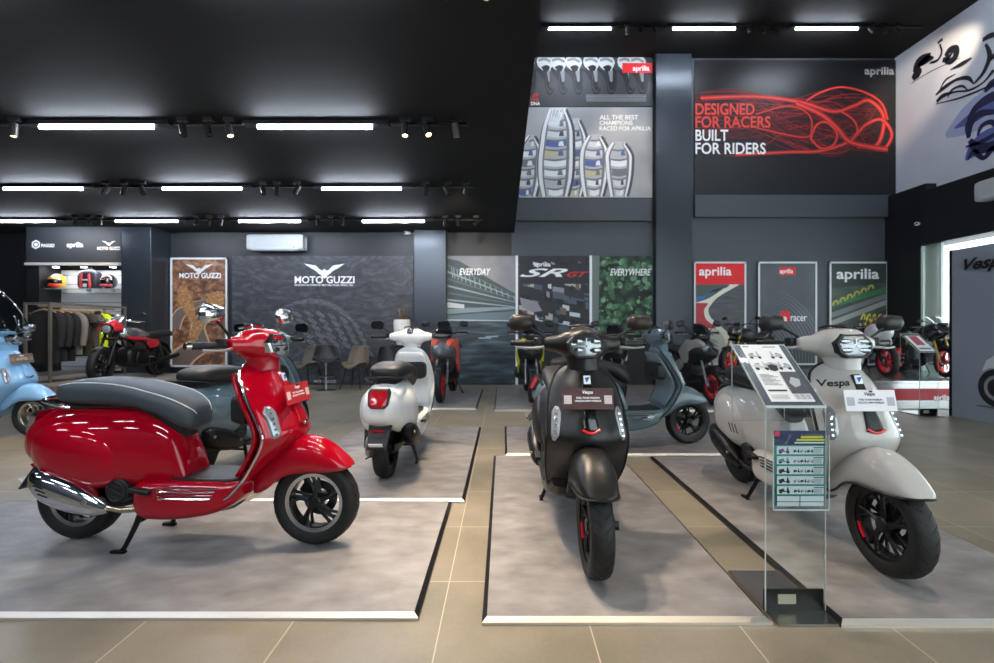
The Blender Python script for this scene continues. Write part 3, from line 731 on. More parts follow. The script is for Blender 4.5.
for pts, wd in (([(968, 120), (976, 108), (990, 98), (1008, 92)], [.05, .16, .22, .2]), ([(969, 138), (970, 124), (980, 114), (995, 112)], [.08, .20, .16, .1]), ([(970, 140), (978, 148), (992, 146), (1006, 138)], [.10, .22, .2, .2]), ([(978, 136), (982, 126), (992, 122), (998, 130)], [.05, .10, .10, .08]),
                ([(968, 160), (974, 152), (984, 158), (994, 148), (1006, 150)], [.04, .12, .10, .14, .1]), ([(966, 147), (985, 140), (1005, 128)], [.04, .10, .06]), ([(985, 92), (992, 84), (1004, 78)], [.08, .18, .2])):
    stroke(pts, wd, NVY, dd=.002)
for SKM in SKL:
    SKM.xf(Matrix.Translation((-XR, -7.5, -3.9))); SKM.uv = True
    SKM.build('brush_strokes', [wash, wash2, navy, ink], sk_root, smooth=False)
# header board logos and the grey partition come with their furniture below
# ================================================================== SCOOTERS
# local frame: x forward, y to the rider's left, z up; root under the rear axle
WB, WR = 1.345, .23
SHIELD = [  # z, front s at centre, s at the edge, half width
    (.255, .90, .885, .165), (.31, .99, .975, .185), (.38, 1.06, 1.045, .198), (.44, 1.12, 1.09, .206), (.50, 1.19, 1.125, .208), (.56, 1.255, 1.155, .209),
    (.62, 1.28, 1.165, .208), (.70, 1.25, 1.13, .203), (.78, 1.21, 1.085, .192), (.86, 1.17, 1.042, .172), (.915, 1.135, 1.005, .145), (.95, 1.115, .995, .112), (.972, 1.095, .995, .07), (.98, 1.08, 1.0, .03)]
def shield_front(y, z):
    _, sc, se, w_ = lerp_rows(SHIELD, z)
    q = min(abs(y) / w_, 1.0)
    return se + (sc - se) * (1 - q ** 2.3) ** .85
def shield_patch(ys, zs, off):
    return [[Vector((shield_front(y, z) + off, y, z)) for y in ys(z)] for z in zs]
def frange(a, b, n): return [a + (b - a) * i / (n - 1) for i in range(n)]
def wheel(parent, cx, r, wd, rim_r, rim_m, spokes=5, lip=None, disc=None, xf=None, y0=0.0, split=.10, accent=None, z=None, twist=.28, spoke_w=.016):
    z = r if z is None else z
    o, ax = (cx, y0, z), (0, 1, 0)
    h = wd / 2
    prof = []
    for a in frange(-118, 118, 19):
        t = R(a)
        prof.append((r - (r - rim_r) * .62 * (1 - max(0, math.cos(t)) ** .55) if abs(a) < 90 else rim_r + (r - rim_r) * .38 * (118 - abs(a)) / 28, math.sin(t if abs(a) < 90 else math.copysign(PI / 2, a)) * h * (1 if abs(a) < 90 else 1 - (abs(a) - 90) / 28 * .22)))
    tw = MB().lathe([(rr, hh) for rr, hh in prof], o, ax, 48, True)
    wo = tw.xf(xf).build('wheel', RUBBER, parent)
    g_ = MB()                                        # tread grooves
    for k in range(26):
        for sd in (-1, 1):
            a0 = 2 * PI * k / 26 + (0 if sd > 0 else .12)
            pts = []
            for q in frange(0, 1, 5):
                yy = sd * h * (.12 + .70 * q); a = a0 + .16 * q; rr = r - .62 * (r - rim_r) * (1 - max(0.0, math.cos(math.asin(min(.999, yy / h * sd)))) ** .55) - .0014
                pts.append((cx + rr * math.cos(a), y0 + yy, z + rr * math.sin(a)))
            g_.tube(pts, .0028, 4)
    g_.xf(xf).build('tread', M('tread_groove', '#0a0a0b', .8), wo)
    rm = MB().lathe([(rim_r - .012, -h * .62), (rim_r + .004, -h * .70), (rim_r + .004, -h * .60), (rim_r - .010, -h * .5), (rim_r - .012, h * .5), (rim_r + .004, h * .60), (rim_r + .004, h * .70), (rim_r - .012, h * .62), (rim_r - .022, h * .4), (rim_r - .022, -h * .4), (rim_r - .012, -h * .62)], o, ax, 40, True)
    rm.lathe([(.001, -h * .75), (.028, -h * .75), (.036, -h * .6), (.036, h * .6), (.028, h * .75), (.001, h * .75)], o, ax, 20)
    for k in range(spokes):
        for sd in (-1, 1):
            a0 = 2 * PI * k / spokes + .25; a1 = a0 + twist + sd * split * 1.6
            for yy in (-1, 1):
                p0 = (cx + .03 * math.cos(a0 + sd * .15), y0 + yy * h * .42, z + .03 * math.sin(a0 + sd * .15))
                pm = (cx + rim_r * .55 * math.cos((a0 + a1) / 2), y0 + yy * h * .46, z + rim_r * .55 * math.sin((a0 + a1) / 2))
                p1 = (cx + (rim_r - .016) * math.cos(a1), y0 + yy * h * .50, z + (rim_r - .016) * math.sin(a1))
                rm.tube([p0, pm, p1], [spoke_w * .62, spoke_w * .5, spoke_w * .6], 6, smooth=3)
    rim = rm.xf(xf).build('rim', rim_m, wo)
    if lip:
        lb = MB()
        for sd in (-1, 1): lb.lathe([(rim_r - .020, sd * h * .66), (rim_r + .004, sd * h * .76), (rim_r + .006, sd * h * .70), (rim_r - .018, sd * h * .60), (rim_r - .020, sd * h * .66)], o, ax, 48)
        lb.xf(xf).build('rim_lip', lip, wo)
    if disc is not None:
        MB().lathe([(.05, disc), (.095, disc), (.095, disc + .005), (.05, disc + .005), (.05, disc)], o, ax, 32).xf(xf).build('brake_disc', DSTEEL, wo)
        MB().box((cx - .075, y0 + disc, z + .055), (.055, .035, .06), (0, R(35), 0)).xf(xf).build('brake_caliper', BLACKS, wo, bevel=.006)
    if accent:
        sg = -1 if (disc or 1) > 0 else 1
        MB().tube([(cx + (rim_r - .012) * math.cos(a), y0 + sg * h * .62, z + (rim_r - .012) * math.sin(a)) for a in frange(R(196), R(226), 6)], .008, 6).xf(xf).build('rim_tab', accent, wo)
    return wo
def mirror_hex(parent, base, mid, tip, head, hs, stem_m, head_m, xf=None, name='mirror', fwd=(1, 0, 0), face_m=None):
    """stem from base through mid to tip, head centred at head; glass looks to the rear"""
    ob = MB().tube([base, mid, tip], .007, 8, smooth=5).xf(xf).build(name, stem_m, parent)
    hw, hh, dp = hs
    pl = [(-1, -.45), (-.75, -1), (.7, -.85), (1, -.1), (.8, .8), (-.6, 1), (-1, .4)]
    hd = Vector(head)
    def ring(k, x): return [hd + Vector((x, a * hw * k, b * hh * k)) for a, b in pl]
    mb = MB().rings([ring(.94, -dp * .5), ring(1, -dp * .3), ring(.98, 0), ring(.8, dp * .4), ring(.4, dp * .62)])
    mb.xf(xf).build('mirror_shell', head_m, ob, sharp=50)
    mb = MB(); mb.flat([(a * .88, b * .88) for a, b in pl], lambda a, b: hd + Vector((-dp * .5 - .0015, a * hw, b * hh)))
    mb.xf(xf).build('mirror_glass', face_m or M('mirror_glass', '#6f777e', .08, 1.0), ob, smooth=False)
    return ob
def scooter(x, y, yaw, body, label, z=.0265, seat=LEATHK, trim=CHROME, rim=BLACKS, lip=None, mirror=BLACKP, mirror_stem=None, tie=None, accent=RED_ACC, piping=None, inner=None, bezel=BLACKP, glove=BLACKP, card=None, muffler=CHROME,
            flank=None, windscreen=False, steer=0.0, name='scooter', strips=CHROME, rack=CHROME, script=None, side_cover=BLACKS, floor_strips=True, hump=False, mz=0.0, grip=BLACKP, plate=True, mats_seat2=None, mirror_face=None, script_flank=None):
    r = empty(name, (x, y, z), yaw, label, 'scooter', 'scooters on display')
    tie = tie or body; inner = inner or body; mirror_stem = mirror_stem or BLACKP
    SX = None
    if steer:
        p0, d = Vector((1.06, 0, .93)), Vector((-.37, 0, .93)).normalized()
        SX = Matrix.Translation(p0) @ Matrix.Rotation(steer, 4, d) @ Matrix.Translation(-p0)
    # ---- rear body and side cowls
    MB().loft([(-.258, .515, .560, .02), (-.247, .485, .605, .070), (-.215, .45, .655, .115), (-.15, .415, .700, .152), (-.06, .375, .730, .176), (.08, .335, .745, .190), (.25, .31, .745, .186), (.40, .295, .735, .165), (.52, .29, .69, .135), (.60, .29, .62, .118), (.645, .29, .52, .110), (.67, .29, .44, .10)], 5, 32, 2.5, .42).build('rear_body', body, r)
    for sd in (-1, 1):
        c = MB().loft([(-.232, .520, .560, .012), (-.222, .492, .590, .030), (-.19, .450, .625, .056), (-.12, .398, .660, .084), (-.03, .355, .680, .102), (.08, .325, .684, .110), (.19, .312, .668, .108), (.27, .320, .635, .098), (.33, .345, .59, .078), (.372, .39, .535, .05), (.388, .43, .49, .02)], 5, 28, 2.3)
        for p in c.v: p.y = sd * (p.y + .106 - .055 * max(0.0, (.02 - p.x) / .25) ** 1.3)
        c.build('side_cowl', body, r)
    # under-seat shroud gap and seat
    MB().loft([(-.04, .70, .77, .07), (.1, .72, .765, .10), (.4, .72, .765, .10), (.58, .60, .68, .07), (.63, .57, .64, .06)], 4, 20, 3).build('seat_base', BLACKP, r)
    SEAT = [(-.075, .800, .825, .03), (-.06, .775, .852, .085), (-.02, .758, .872, .122), (.06, .748, .888, .140), (.17, .745, .893, .147), (.30, .742, .884, .147), (.40, .735, .866, .146), (.47, .715, .848, .146), (.54, .69, .830, .142), (.61, .645, .806, .130), (.665, .615, .772, .108), (.70, .615, .735, .078), (.718, .64, .70, .03)]
    s_ = MB().loft(SEAT, 5, 36, 2.9, .52).build('seat', seat, r)
    if piping:
        for sd in (-1, 1):
            pts = []
            for q in catmull([a[:4] for a in SEAT[1:]][:-1] + [(.706, .63, .70, .06)], 4):
                zc = q[1] + (q[2] - q[1]) * .52; t = R(40)
                pts.append((q[0], sd * (q[3] * math.cos(t) ** (2 / 2.9) + .001), zc + (q[2] - zc) * math.sin(t) ** (2 / 2.9) + .001))
            MB().tube(pts, .0032, 6).build('piping', piping, s_)
    # grab rail
    MB().tube([(.07, -.135, .742), (.0, -.150, .760), (-.085, -.135, .778), (-.118, -.06, .786), (-.118, .06, .786), (-.085, .135, .778), (.0, .150, .760), (.07, .135, .742)], .0095, 8, smooth=5).build('grab_rail', rack, r)
    # tail lamp
    tl_ = MB().rings([[Vector((-.232 + dx - (zc - .64) * -.42, yy * k, .64 + (zc - .64) * k)) for yy, zc in ((-.062, .705), (.062, .705), (.075, .68), (.068, .60), (.045, .578), (-.045, .578), (-.068, .60), (-.075, .68))] for dx, k in ((.03, 1.12), (-.004, 1.10), (-.012, 1.02))])
    tl_.build('tail_lamp_bezel', bezel if bezel is not CHROME else CHROME, r, sharp=30)
    MB().rings([[Vector((-.236 + dx - (zc - .64) * -.42, yy * k, .64 + (zc - .64) * k)) for yy, zc in ((-.062, .705), (.062, .705), (.075, .68), (.068, .60), (.045, .578), (-.045, .578), (-.068, .60), (-.075, .68))] for dx, k in ((.0, .93), (-.012, .90), (-.018, .7))]).build('tail_lamp', RED_LENS, r, sharp=40)
    # rear mudguard, number plate holder
    mg_ = MB(); rows_ = []
    for t in frange(0, 1, 9):
        px_, pz_ = -.14 - .165 * t, .47 - .185 * t ** 1.1
        rows_.append([Vector((px_ + .012 * (1 - (q / 1) ** 2), q * (.092 - .024 * t), pz_)) for q in frange(-1, 1, 9)])
    mud = mg_.sheet(rows_).build('rear_mudguard', M('mudguard_plastic', '#26282a', .55), r, solid=.008)
    MB().box((-.252, 0, .405), (.006, .09, .022), (0, R(-42), 0)).build('reflector', RED_LENS, mud)
    if plate: MB().box((-.312, 0, .318), (.004, .10, .036), (0, R(-42), 0)).build('plate', WHITEP, mud)
    # ---- floor, underbody, tunnel
    MB().loft([(.40, .26, .33, .12), (.46, .17, .366, .175), (.56, .155, .370, .190), (.70, .165, .370, .196), (.84, .19, .370, .195), (.95, .235, .368, .19), (1.03, .30, .39, .165)], 4, 32, 4.5, .6).build('floor_shell', body, r)
    MB().loft([(.20, .24, .33, .06), (.40, .21, .32, .10), (.50, .16, .30, .12), (.70, .15, .26, .11), (.90, .19, .30, .09)], 3, 16, 3).build('under_tray', BLACKP if flank is None else flank, r)
    MB().loft([(.60, .345, .372, .12), (.66, .345, .376, .135), (.90, .345, .376, .135), (.985, .35, .39, .125)], 3, 20, 6).build('floor_mat', BLACKP, r)
    if floor_strips:
        for sd in (-1, 1):
            fb = MB()
            for k in range(4):
                zf = .350 - .017 * k; yf = .186 + .0035 * k
                fb.tube([(.56 + .02 * k, sd * (yf - .004), zf - .012), (.62, sd * (yf + .004), zf - .004), (.80, sd * (yf + .006), zf - .004), (.91 - .01 * k, sd * (yf), zf - .002)], .0042, 6, smooth=4)
            fb.build('floor_strips', strips, r)
    # ---- leg shield
    rings_ = []
    for row in catmull(SHIELD, 4):
        zq, sc, se, w_ = row
        fr_ = [Vector((se + (sc - se) * (1 - abs(q) ** 2.3) ** .85, q * w_, zq)) for q in (math.sin(R(a)) for a in frange(-90, 90, 33))]
        bk_ = [Vector((se - .016 - .03 * (1 - q * q), q * w_, zq)) for q in frange(1, -1, 19)]
        rings_.append(fr_ + bk_)
    MB().rings(rings_).build('leg_shield', body, r, sharp=55)
    tr_ = []
    for row in catmull(SHIELD, 4):
        if row[0] < .985: tr_.append((row[2] - .004, row[3] + .003, row[0]))
    full = [(a, b, c) for a, b, c in tr_] + [(a, -b, c) for a, b, c in tr_[::-1]]
    MB().tube(full, .0075, 8).build('shield_trim', trim, r)
    # rider side of the shield
    zs = frange(.40, .93, 12)
    MB().sheet([[Vector((lerp_rows(SHIELD, z)[2] - .048 - .03 * math.sin(PI * (z - .40) / .53) * (1 - (q) ** 2), q * lerp_rows(SHIELD, z)[3] * .86, z)) for q in frange(-1, 1, 11)] for z in zs]).build('inner_shield', inner, r, solid=.02)
    MB().loft([(.955, .665, .82, .145), (.99, .655, .835, .150), (1.03, .655, .835, .150)], 2, 28, 5).build('glove_box', glove, r)
    MB().cyl((.945, .0, .70), (.96, 0, .70), .013, n=12).build('bag_hook', BLACKS, r)
    # centre strip, badge, indicators
    zt = frange(.925, .655, 14)
    MB().sheet(shield_patch(lambda z: [q * (.022 + .020 * max(0, (.80 - z) / .14)) for q in frange(-1, 1, 7)], zt, .011)).build('centre_strip', tie, r, solid=.014)
    ac_ = MB()
    ac_.tube([(shield_front(q * .043, .668 - .012 * (1 - q * q)) + .015, q * .043, .668 - .016 * (1 - q * q)) for q in frange(-1, 1, 9)], .0065, 8)
    ac_.build('strip_accent', accent, r)
    bd = MB().box((shield_front(0, .90) + .016, 0, .90), (.006, .036, .046), (0, R(-22), 0)).build('badge', M('badge_white', '#dfe8ee', .3, .3), r, bevel=.004)
    MB().add([(shield_front(0, .9) + .0215, -.013, .912), (shield_front(0, .9) + .0215, .013, .915), (shield_front(0, .9) + .0245, -.004, .885)], [(0, 1, 2)]).build('badge_mark', M('badge_blue', '#2748a8', .4), bd, smooth=False)
    for sd in (-1, 1):
        zz_ = frange(.60, .765, 12)
        def ys(z, sd=sd):
            t = (z - .60) / .165
            c = .176 - .020 * t; hw = .017 + .005 * t
            hw *= min(1, .35 + 4 * min(t, 1 - t))
            return [sd * (c + q * hw) for q in frange(-1, 1, 5)]
        lm = MB().sheet(shield_patch(ys, zz_, .006)).build('indicator', LENS, r, solid=.010)
        li = MB()
        for k in range(5):
            z_ = .625 + .026 * k; y_ = sd * (.174 - .020 * (z_ - .60) / .165)
            li.box((shield_front(y_, z_) + .006, y_, z_), (.005, .016, .010), (0, R(-20), 0))
        li.build('indicator_lamp', M('lamp_chip', '#c9cdd0', .15, .9), lm)
    if script:
        text('Vespa', .105, .042, None, None, None, script, r, bold=.02, shear=.4, fn=lambda a, b: Vector((shield_front(-.096 + a, .875 + b + .12 * a) + .006, -.096 + a, .875 + b + .12 * a)))
    # ---- front mudguard, fork, wheels
    fe_ = []
    for xx, zt_, zb_, hw in catmull([(1.035, .43, .29, .075), (1.07, .49, .295, .088), (1.12, .54, .32, .092), (1.19, .572, .375, .099), (1.27, .584, .402, .102), (1.35, .576, .408, .101), (1.43, .535, .41, .095), (1.49, .485, .413, .081), (1.528, .445, .418, .058), (1.545, .428, .420, .02)], 4):
        row = []
        for a in frange(-90, 90, 25):
            t = R(a); q = sgnp(math.sin(t), .8)
            row.append(Vector((xx, q * hw, zb_ + (zt_ - zb_) * max(math.cos(t), 0) ** .62)))
        fe_.append(row)
    MB().sheet(fe_).xf(SX).build('front_mudguard', body, r, solid=.006)
    if trim is not CHROME:
        MB().tube([f[0] for f in fe_] + [f[-1] for f in fe_[::-1]], .006, 6).xf(SX).build('mudguard_trim', trim, r)
    MB().tube([(1.12, .045, .62), (1.17, .085, .50), (1.235, .092, .33), (1.27, .092, .245)], [.022, .02, .018, .018], 10, smooth=4).tube([(1.26, .092, .24), (WB, .092, .23)], .02, 8).cyl((WB, .02, .23), (WB, .115, .23), .022, n=14).xf(SX).build('fork', BLACKS, r)
    wheel(r, WB, WR, .108, .158, rim, 5, lip, disc=.042, xf=SX, accent=accent if accent is not CHROME else None)
    wheel(r, 0, WR, .118, .158, rim, 5, lip)
    # ---- steering head
    MB().rings([[Vector((cx_ + rx_ * math.cos(2 * PI * k / 24), ry_ * math.sin(2 * PI * k / 24), zc_)) for k in range(24)] for cx_, rx_, ry_, zc_ in ((1.050, .080, .080, .945), (1.042, .082, .086, .985), (1.033, .092, .102, 1.02), (1.03, .098, .115, 1.06))]).xf(SX).build('steering_neck', body, r)
    hd = []
    for yy, cx_, cz_, rx_, rz_ in catmull([(q * y_, cx__, cz__, rx__, rz__) for q, rows__ in ((-1, (6, 5, 4, 3, 2, 1)), (1, (0, 1, 2, 3, 4, 5, 6))) for y_, cx__, cz__, rx__, rz__ in (((0, 1.030, 1.078, .108, .088 + (.014 if hump else 0)), (.060, 1.028, 1.077, .105, .084), (.098, 1.018, 1.077, .086, .068), (.130, 1.004, 1.079, .062, .050), (.175, .988, 1.080, .046, .041), (.206, .978, 1.080, .034, .030), (.212, .976, 1.080, .020, .018))[i] for i in rows__)], 4):
        hd.append([Vector((cx_ + rx_ * sgnp(math.cos(2 * PI * k / 28), .8), yy, cz_ + rz_ * sgnp(math.sin(2 * PI * k / 28), .8))) for k in range(28)])
    MB().rings(hd).xf(SX).build('headset', body, r)
    MB().ell((.972, 0, 1.128), (.055, .062, .030), 20, 8, 2.2, Matrix.Rotation(R(-32), 3, 'Y')).xf(SX).build('instrument', M('instrument_face', '#15171b', .15, 0, .8), r)
    MB().tube([(.945, -.055, 1.165), (1.0, -.06, 1.176), (1.03, 0, 1.180), (1.0, .06, 1.176), (.945, .055, 1.165)], .007, 6, smooth=4).xf(SX).build('instrument_trim', BLACKP if trim is not CHROME else trim, r)
    HX = [(-.62, 1), (.62, 1), (1, .25), (.88, -.55), (.5, -1), (-.5, -1), (-.88, -.55), (-1, .25)]
    def hl(k, dx): return [Vector((1.122 + dx - b * .058 * k * .22, a * .094 * k, 1.072 + b * .060 * k)) for a, b in HX]
    hlo = MB().rings([hl(1.06, -.05), hl(1.06, .008), hl(.98, .018), hl(.84, .018), hl(.80, .006)], cap=False).xf(SX).build('headlamp', bezel, r, sharp=35)
    MB().rings([hl(.86, .004), hl(.86, .012), hl(.6, .019), hl(.2, .022)]).xf(SX).build('headlamp_lens', LENS, hlo, sharp=60)
    rf = MB()
    for a in (-.045, .045):
        for b in (-.022, .024): rf.ell((1.142 - b * .22, a, 1.072 + b), (.004, .030, .014), 12, 6)
    rf.box((1.143, 0, 1.072), (.004, .150, .006)).box((1.143, 0, 1.072), (.004, .006, .085))
    rf.xf(SX).build('headlamp_reflector', M('reflector_chrome', '#8d9296', .12, 1.0), hlo)
    # bars, grips, levers, mirrors
    for sd in (-1, 1):
        b_ = MB().tube([(.972, sd * .20, 1.080), (.940, sd * .27, 1.080), (.900, sd * .36, 1.080)], .013, 10).xf(SX).build('handlebar', BLACKS, r)
        MB().tube([(.952, sd * .245, 1.080), (.949, sd * .25, 1.080), (.903, sd * .352, 1.080), (.901, sd * .356, 1.080)], [.017, .0185, .0185, .016], 12).xf(SX).build('grip', grip, b_)
        MB().tube([(.899, sd * .360, 1.080), (.890, sd * .382, 1.080)], [.017, .016], 12).xf(SX).build('bar_end', trim if trim is CHROME else BLACKS, b_)
        MB().box((.966, sd * .232, 1.092), (.05, .045, .045), (0, 0, sd * R(-22))).xf(SX).build('switch_block', BLACKP, b_, bevel=.008)
        MB().tube([(1.0, sd * .205, 1.062), (1.01, sd * .25, 1.058), (.985, sd * .30, 1.056), (.955, sd * .355, 1.060)], [.009, .008, .006, .007], 8, smooth=4).xf(SX).build('brake_lever', ALU, b_)
        mirror_hex(r, (.985, sd * .185, 1.105), (.985, sd * .23, 1.135 + mz * .4), (.975, sd * .285, 1.17 + mz * .8), (.968 + mz * .6, sd * .33, 1.195 + mz), (.070, .048, .05), mirror_stem, mirror, SX, face_m=mirror_face)
    # ---- engine, exhaust, stand
    MB().loft([(-.02, .19, .28, .07), (.06, .16, .33, .09), (.20, .17, .40, .115), (.34, .20, .42, .12), (.46, .22, .38, .09), (.52, .25, .34, .05)], 3, 18, 3).build('engine', BLACKS, r)
    cv = MB().loft([(-.075, .20, .27, .012), (-.05, .165, .305, .03), (.05, .165, .33, .038), (.2, .19, .36, .040), (.36, .22, .37, .036), (.43, .25, .35, .02)], 4, 20, 3)
    for p in cv.v: p.y += .125
    cv.build('transmission_cover', ALU if side_cover is BLACKS else side_cover, r)
    fc = MB().lathe([(.001, .028), (.05, .028), (.066, .018), (.070, -.03), (.001, -.03)], (.345, -.135, .315), (0, -1, 0), 28)
    fco = fc.build('fan_cover', BLACKP, r)
    fg = MB()
    fg.lathe([(.046, .029), (.052, .031), (.046, .033), (.046, .029)], (.345, -.135, .315), (0, -1, 0), 28)
    for a in (-.03, 0, .03): fg.box((.345, -.165, .315 + a), (.075 - abs(a), .004, .007), (0, R(25), 0))
    fg.build('fan_grille', DSTEEL, fco)
    mf = MB()
    st_ = catmull([(-.085, .355, .018, .03), (-.07, .355, .045, .06), (-.02, .342, .062, .088), (.06, .320, .066, .098), (.14, .297, .063, .094), (.22, .272, .054, .076), (.285, .248, .036, .046), (.32, .236, .020, .024)], 4)
    mf.rings([[Vector((xx - (math.sin(2 * PI * k / 24)) * hz * .28, -.178 + hy * sgnp(math.cos(2 * PI * k / 24), .85), zc_ + hz * sgnp(math.sin(2 * PI * k / 24), .85))) for k in range(24)] for xx, zc_, hy, hz in st_])
    mo = mf.build('muffler', muffler, r)
    for k in range(3): MB().box((.005 + .012 * k, -.242, .358 - .022 * k), (.055, .006, .006), (0, R(18), 0)).build('slot', BLACKS, mo, smooth=False)
    for cx_, cz_ in ((-.05, .362), (.235, .278)): MB().cyl((cx_, -.212, cz_), (cx_, -.236, cz_), .012, n=12).build('screw', STEEL, mo)
    MB().tube([(.29, -.178, .244), (.40, -.170, .222), (.52, -.13, .235), (.60, -.07, .27)], .015, 10, smooth=5).build('exhaust_pipe', EXPIPE if muffler is CHROME else BLACKS, r)
    MB().tube([(.0, .155, .22), (.10, .175, .42), (.16, .175, .56)], .022, 10).build('shock_absorber', BLACKS, r)
    sb = MB()
    for sd in (-1, 1):
        sb.tube([(.44, sd * .10, .23), (.43, sd * .125, .14), (.40, sd * .165, .03), (.385, sd * .17, .014)], [.014, .014, .012, .012], 8, smooth=3)
        sb.box((.37, sd * .172, .006), (.075, .022, .012))
    sb.tube([(.43, -.125, .14), (.43, .125, .14)], .010, 8)
    sb.build('centre_stand', BLACKS, r)
    MB().tube([(.36, .19, .06), (.33, .235, .055), (.30, .25, .05)], .007, 6).build('stand_lever', BLACKS, r)
    for sd in (-1, 1):
        MB().box((.515, sd * .205, .335), (.105, .04, .022), (0, R(8), 0)).tube([(.56, sd * .15, .31), (.53, sd * .20, .33)], .012, 8).build('foot_peg', BLACKP, r, bevel=.005)
    if flank is not None or script_flank is not None:
        for sd in (-1, 1):
            cs = MB()
            for k in range(3): cs.add([(.30 + .03 * k, sd * (.236 - .006 * k), .44), (.316 + .03 * k, sd * (.235 - .006 * k), .44), (.275 + .03 * k, sd * (.237 - .006 * k), .50), (.259 + .03 * k, sd * (.238 - .006 * k), .50)], [(0, 1, 2, 3)])
            cs.build('flank_stripes', script_flank or BLACKP, r, smooth=False)
    # small screen on the touring model
    if windscreen:
        rows_ = []
        for t in frange(0, 1, 9):
            hw = .20 + .04 * math.sin(PI * t) - .10 * t ** 3
            rows_.append([Vector((1.12 - .30 * t + .05 - .05 * (q * q), q * hw, 1.10 + .56 * t)) for q in frange(-1, 1, 13)])
        MB().sheet(rows_).xf(SX).build('windscreen', M('screen_acrylic', '#dfe8ea', .03, trans=1.0, ior=1.12), r, solid=.004)
        for sd in (-1, 1): MB().tube([(1.0, sd * .12, 1.12), (1.03, sd * .12, 1.22), (1.0, sd * .12, 1.33)], .006, 6).xf(SX).build('screen_bracket', CHROME, r)
    # paper card hung on the centre strip
    if card:
        cm_, tm_, lab, zc_, qm, yo_ = card
        cx_ = shield_front(0, zc_) + .045
        k = empty('promo_card', (0, 0, 0), 0, lab, 'card', 'promotion cards on the scooters')
        k.matrix_world = Matrix.Translation((x, y, z)) @ Matrix.Rotation(yaw, 4, 'Z')
        rt = Matrix.Rotation(R(-12), 3, 'Y')
        MB().box((cx_, yo_, zc_), (.004, .255, .105), rt).build('card_board', cm_, k, smooth=False)
        MB().box((cx_ - .02, 0, zc_ + .045), (.04, .012, .008)).build('clip', BLACKP, k)
        up = rt @ Vector((0, 0, 1)); nx = rt @ Vector((1, 0, 0)); c0 = Vector((cx_, yo_, zc_)) + nx * .0026
        text('Vespa', .052, .022, c0 + up * .030, (0, 1, 0), up, tm_, k, bold=.03, shear=.3)
        text('FUEL YOUR PASSION', .116, .0095, c0 + up * .004, (0, 1, 0), up, tm_, k, bold=.035)
        text('UNLOCK NEW WORLDS', .130, .0095, c0 - up * .011, (0, 1, 0), up, tm_, k, bold=.035)
        for sd in (-1, 1):
            qb = MB(); qb.uv = True
            def fq(a, b): return c0 + Vector((0, 1, 0)) * a + up * b + nx * .0003
            qb.flat([(sd * .100 - .019, -.026), (sd * .100 + .019, -.026), (sd * .100 + .019, .016), (sd * .100 - .019, .016)], fq)
            qb.build('pale_square', qm, k, smooth=False)
    return r
def paint(name, h, rough=.28, coat=1.0, metal=.0): return M(name, h, rough, metal, coat, .0 if coat > .5 else .5)
RED = paint('red_paint', '#a0051c', .35, 1.0, .0)
GREYP = paint('pale_grey_paint', '#b6b4b0', .3, 1.0)
SLATE = paint('slate_paint', '#5f7078', .28, 1.0)
LBLUE = paint('light_blue_paint', '#86b4da', .28, 1.0)
WHITE_ = paint('white_paint', '#e2e4e4', .28, 1.0)
MATTK = M('matte_black_paint', '#111112', .36, 0.0)
CARD_RED, CARD_MAR, CARD_WH = M('card_red', '#b0242e', .5), M('card_maroon', '#4a2a2e', .5), M('card_white', '#e4e4e8', .5)
CARDTXT = M('card_ink', '#5a5660', .6)
SEATB = M('slate_leather', '#3c444b', .5)
PIPE = M('white_piping', '#d9d9d6', .5)
scooter(-2.355, 2.60, R(-3.2), RED, 'glossy red scooter with dark blue-grey seat and white piping, side on', seat=SEATB, piping=PIPE, lip=M('machined_lip', '#c9cbcd', .25, 1.0), mirror=CHROME, mirror_stem=BLACKP, bezel=CHROME, accent=CHROME, rack=CHROME, mz=.04,
        card=(CARD_RED, WHITET, 'red promotion card with white lettering on the red scooter', .815, M('pale_pink', '#d8b9b6', .6), 0), script_flank=None)
scooter(-2.42, 3.62, R(82), SLATE, 'slate grey scooter seen from behind, half hidden by the red scooter', z=0, trim=BLACKP, rack=BLACKS, muffler=BLACKS, accent=RED_ACC, flank=BLACKP, script_flank=RED_ACC)
scooter(-6.485, 5.06, R(2), LBLUE, 'light blue scooter with tall clear windscreen at the left edge', z=0, rim=M('champagne_rim', '#a89d8c', .3, .9), lip=M('machined_lip'), mirror=CHROME, glove=M('brown_panel', '#6b5748', .5), inner=LBLUE, windscreen=True, seat=M('brown_leather', '#5a4638', .5), bezel=CHROME, accent=CHROME,
        card=(M('card_brown', '#6f5b4a', .5), WHITET, 'brown promotion card on the light blue scooter', .86, M('card_tan', '#8a7663', .6), -.02))
scooter(-.92, 3.66, R(90), WHITE_, 'white scooter seen from behind with red tail lamp and black seat', trim=BLACKP, rack=BLACKS, inner=WHITE_, flank=BLACKP, side_cover=ALU, muffler=BLACKS)
scooter(.432, 3.545, R(-90), MATTK, 'matte black scooter facing the camera with maroon card', trim=M('matte_black_paint'), muffler=BLACKS, tie=GLOSSK, rack=BLACKS, strips=BLACKP, hump=True, mirror=M('bronze_black', '#2c2622', .4, .4),
        card=(CARD_MAR, WHITET, 'maroon promotion card with white lettering on the black scooter', .815, M('pale_square', '#cfc2c2', .6), -.01))
scooter(.54, 4.52, R(8), SLATE, 'slate grey scooter facing right behind the matte black scooter', trim=BLACKP, rack=BLACKS, muffler=BLACKS, flank=BLACKP, script_flank=RED_ACC, seat=LEATHK)
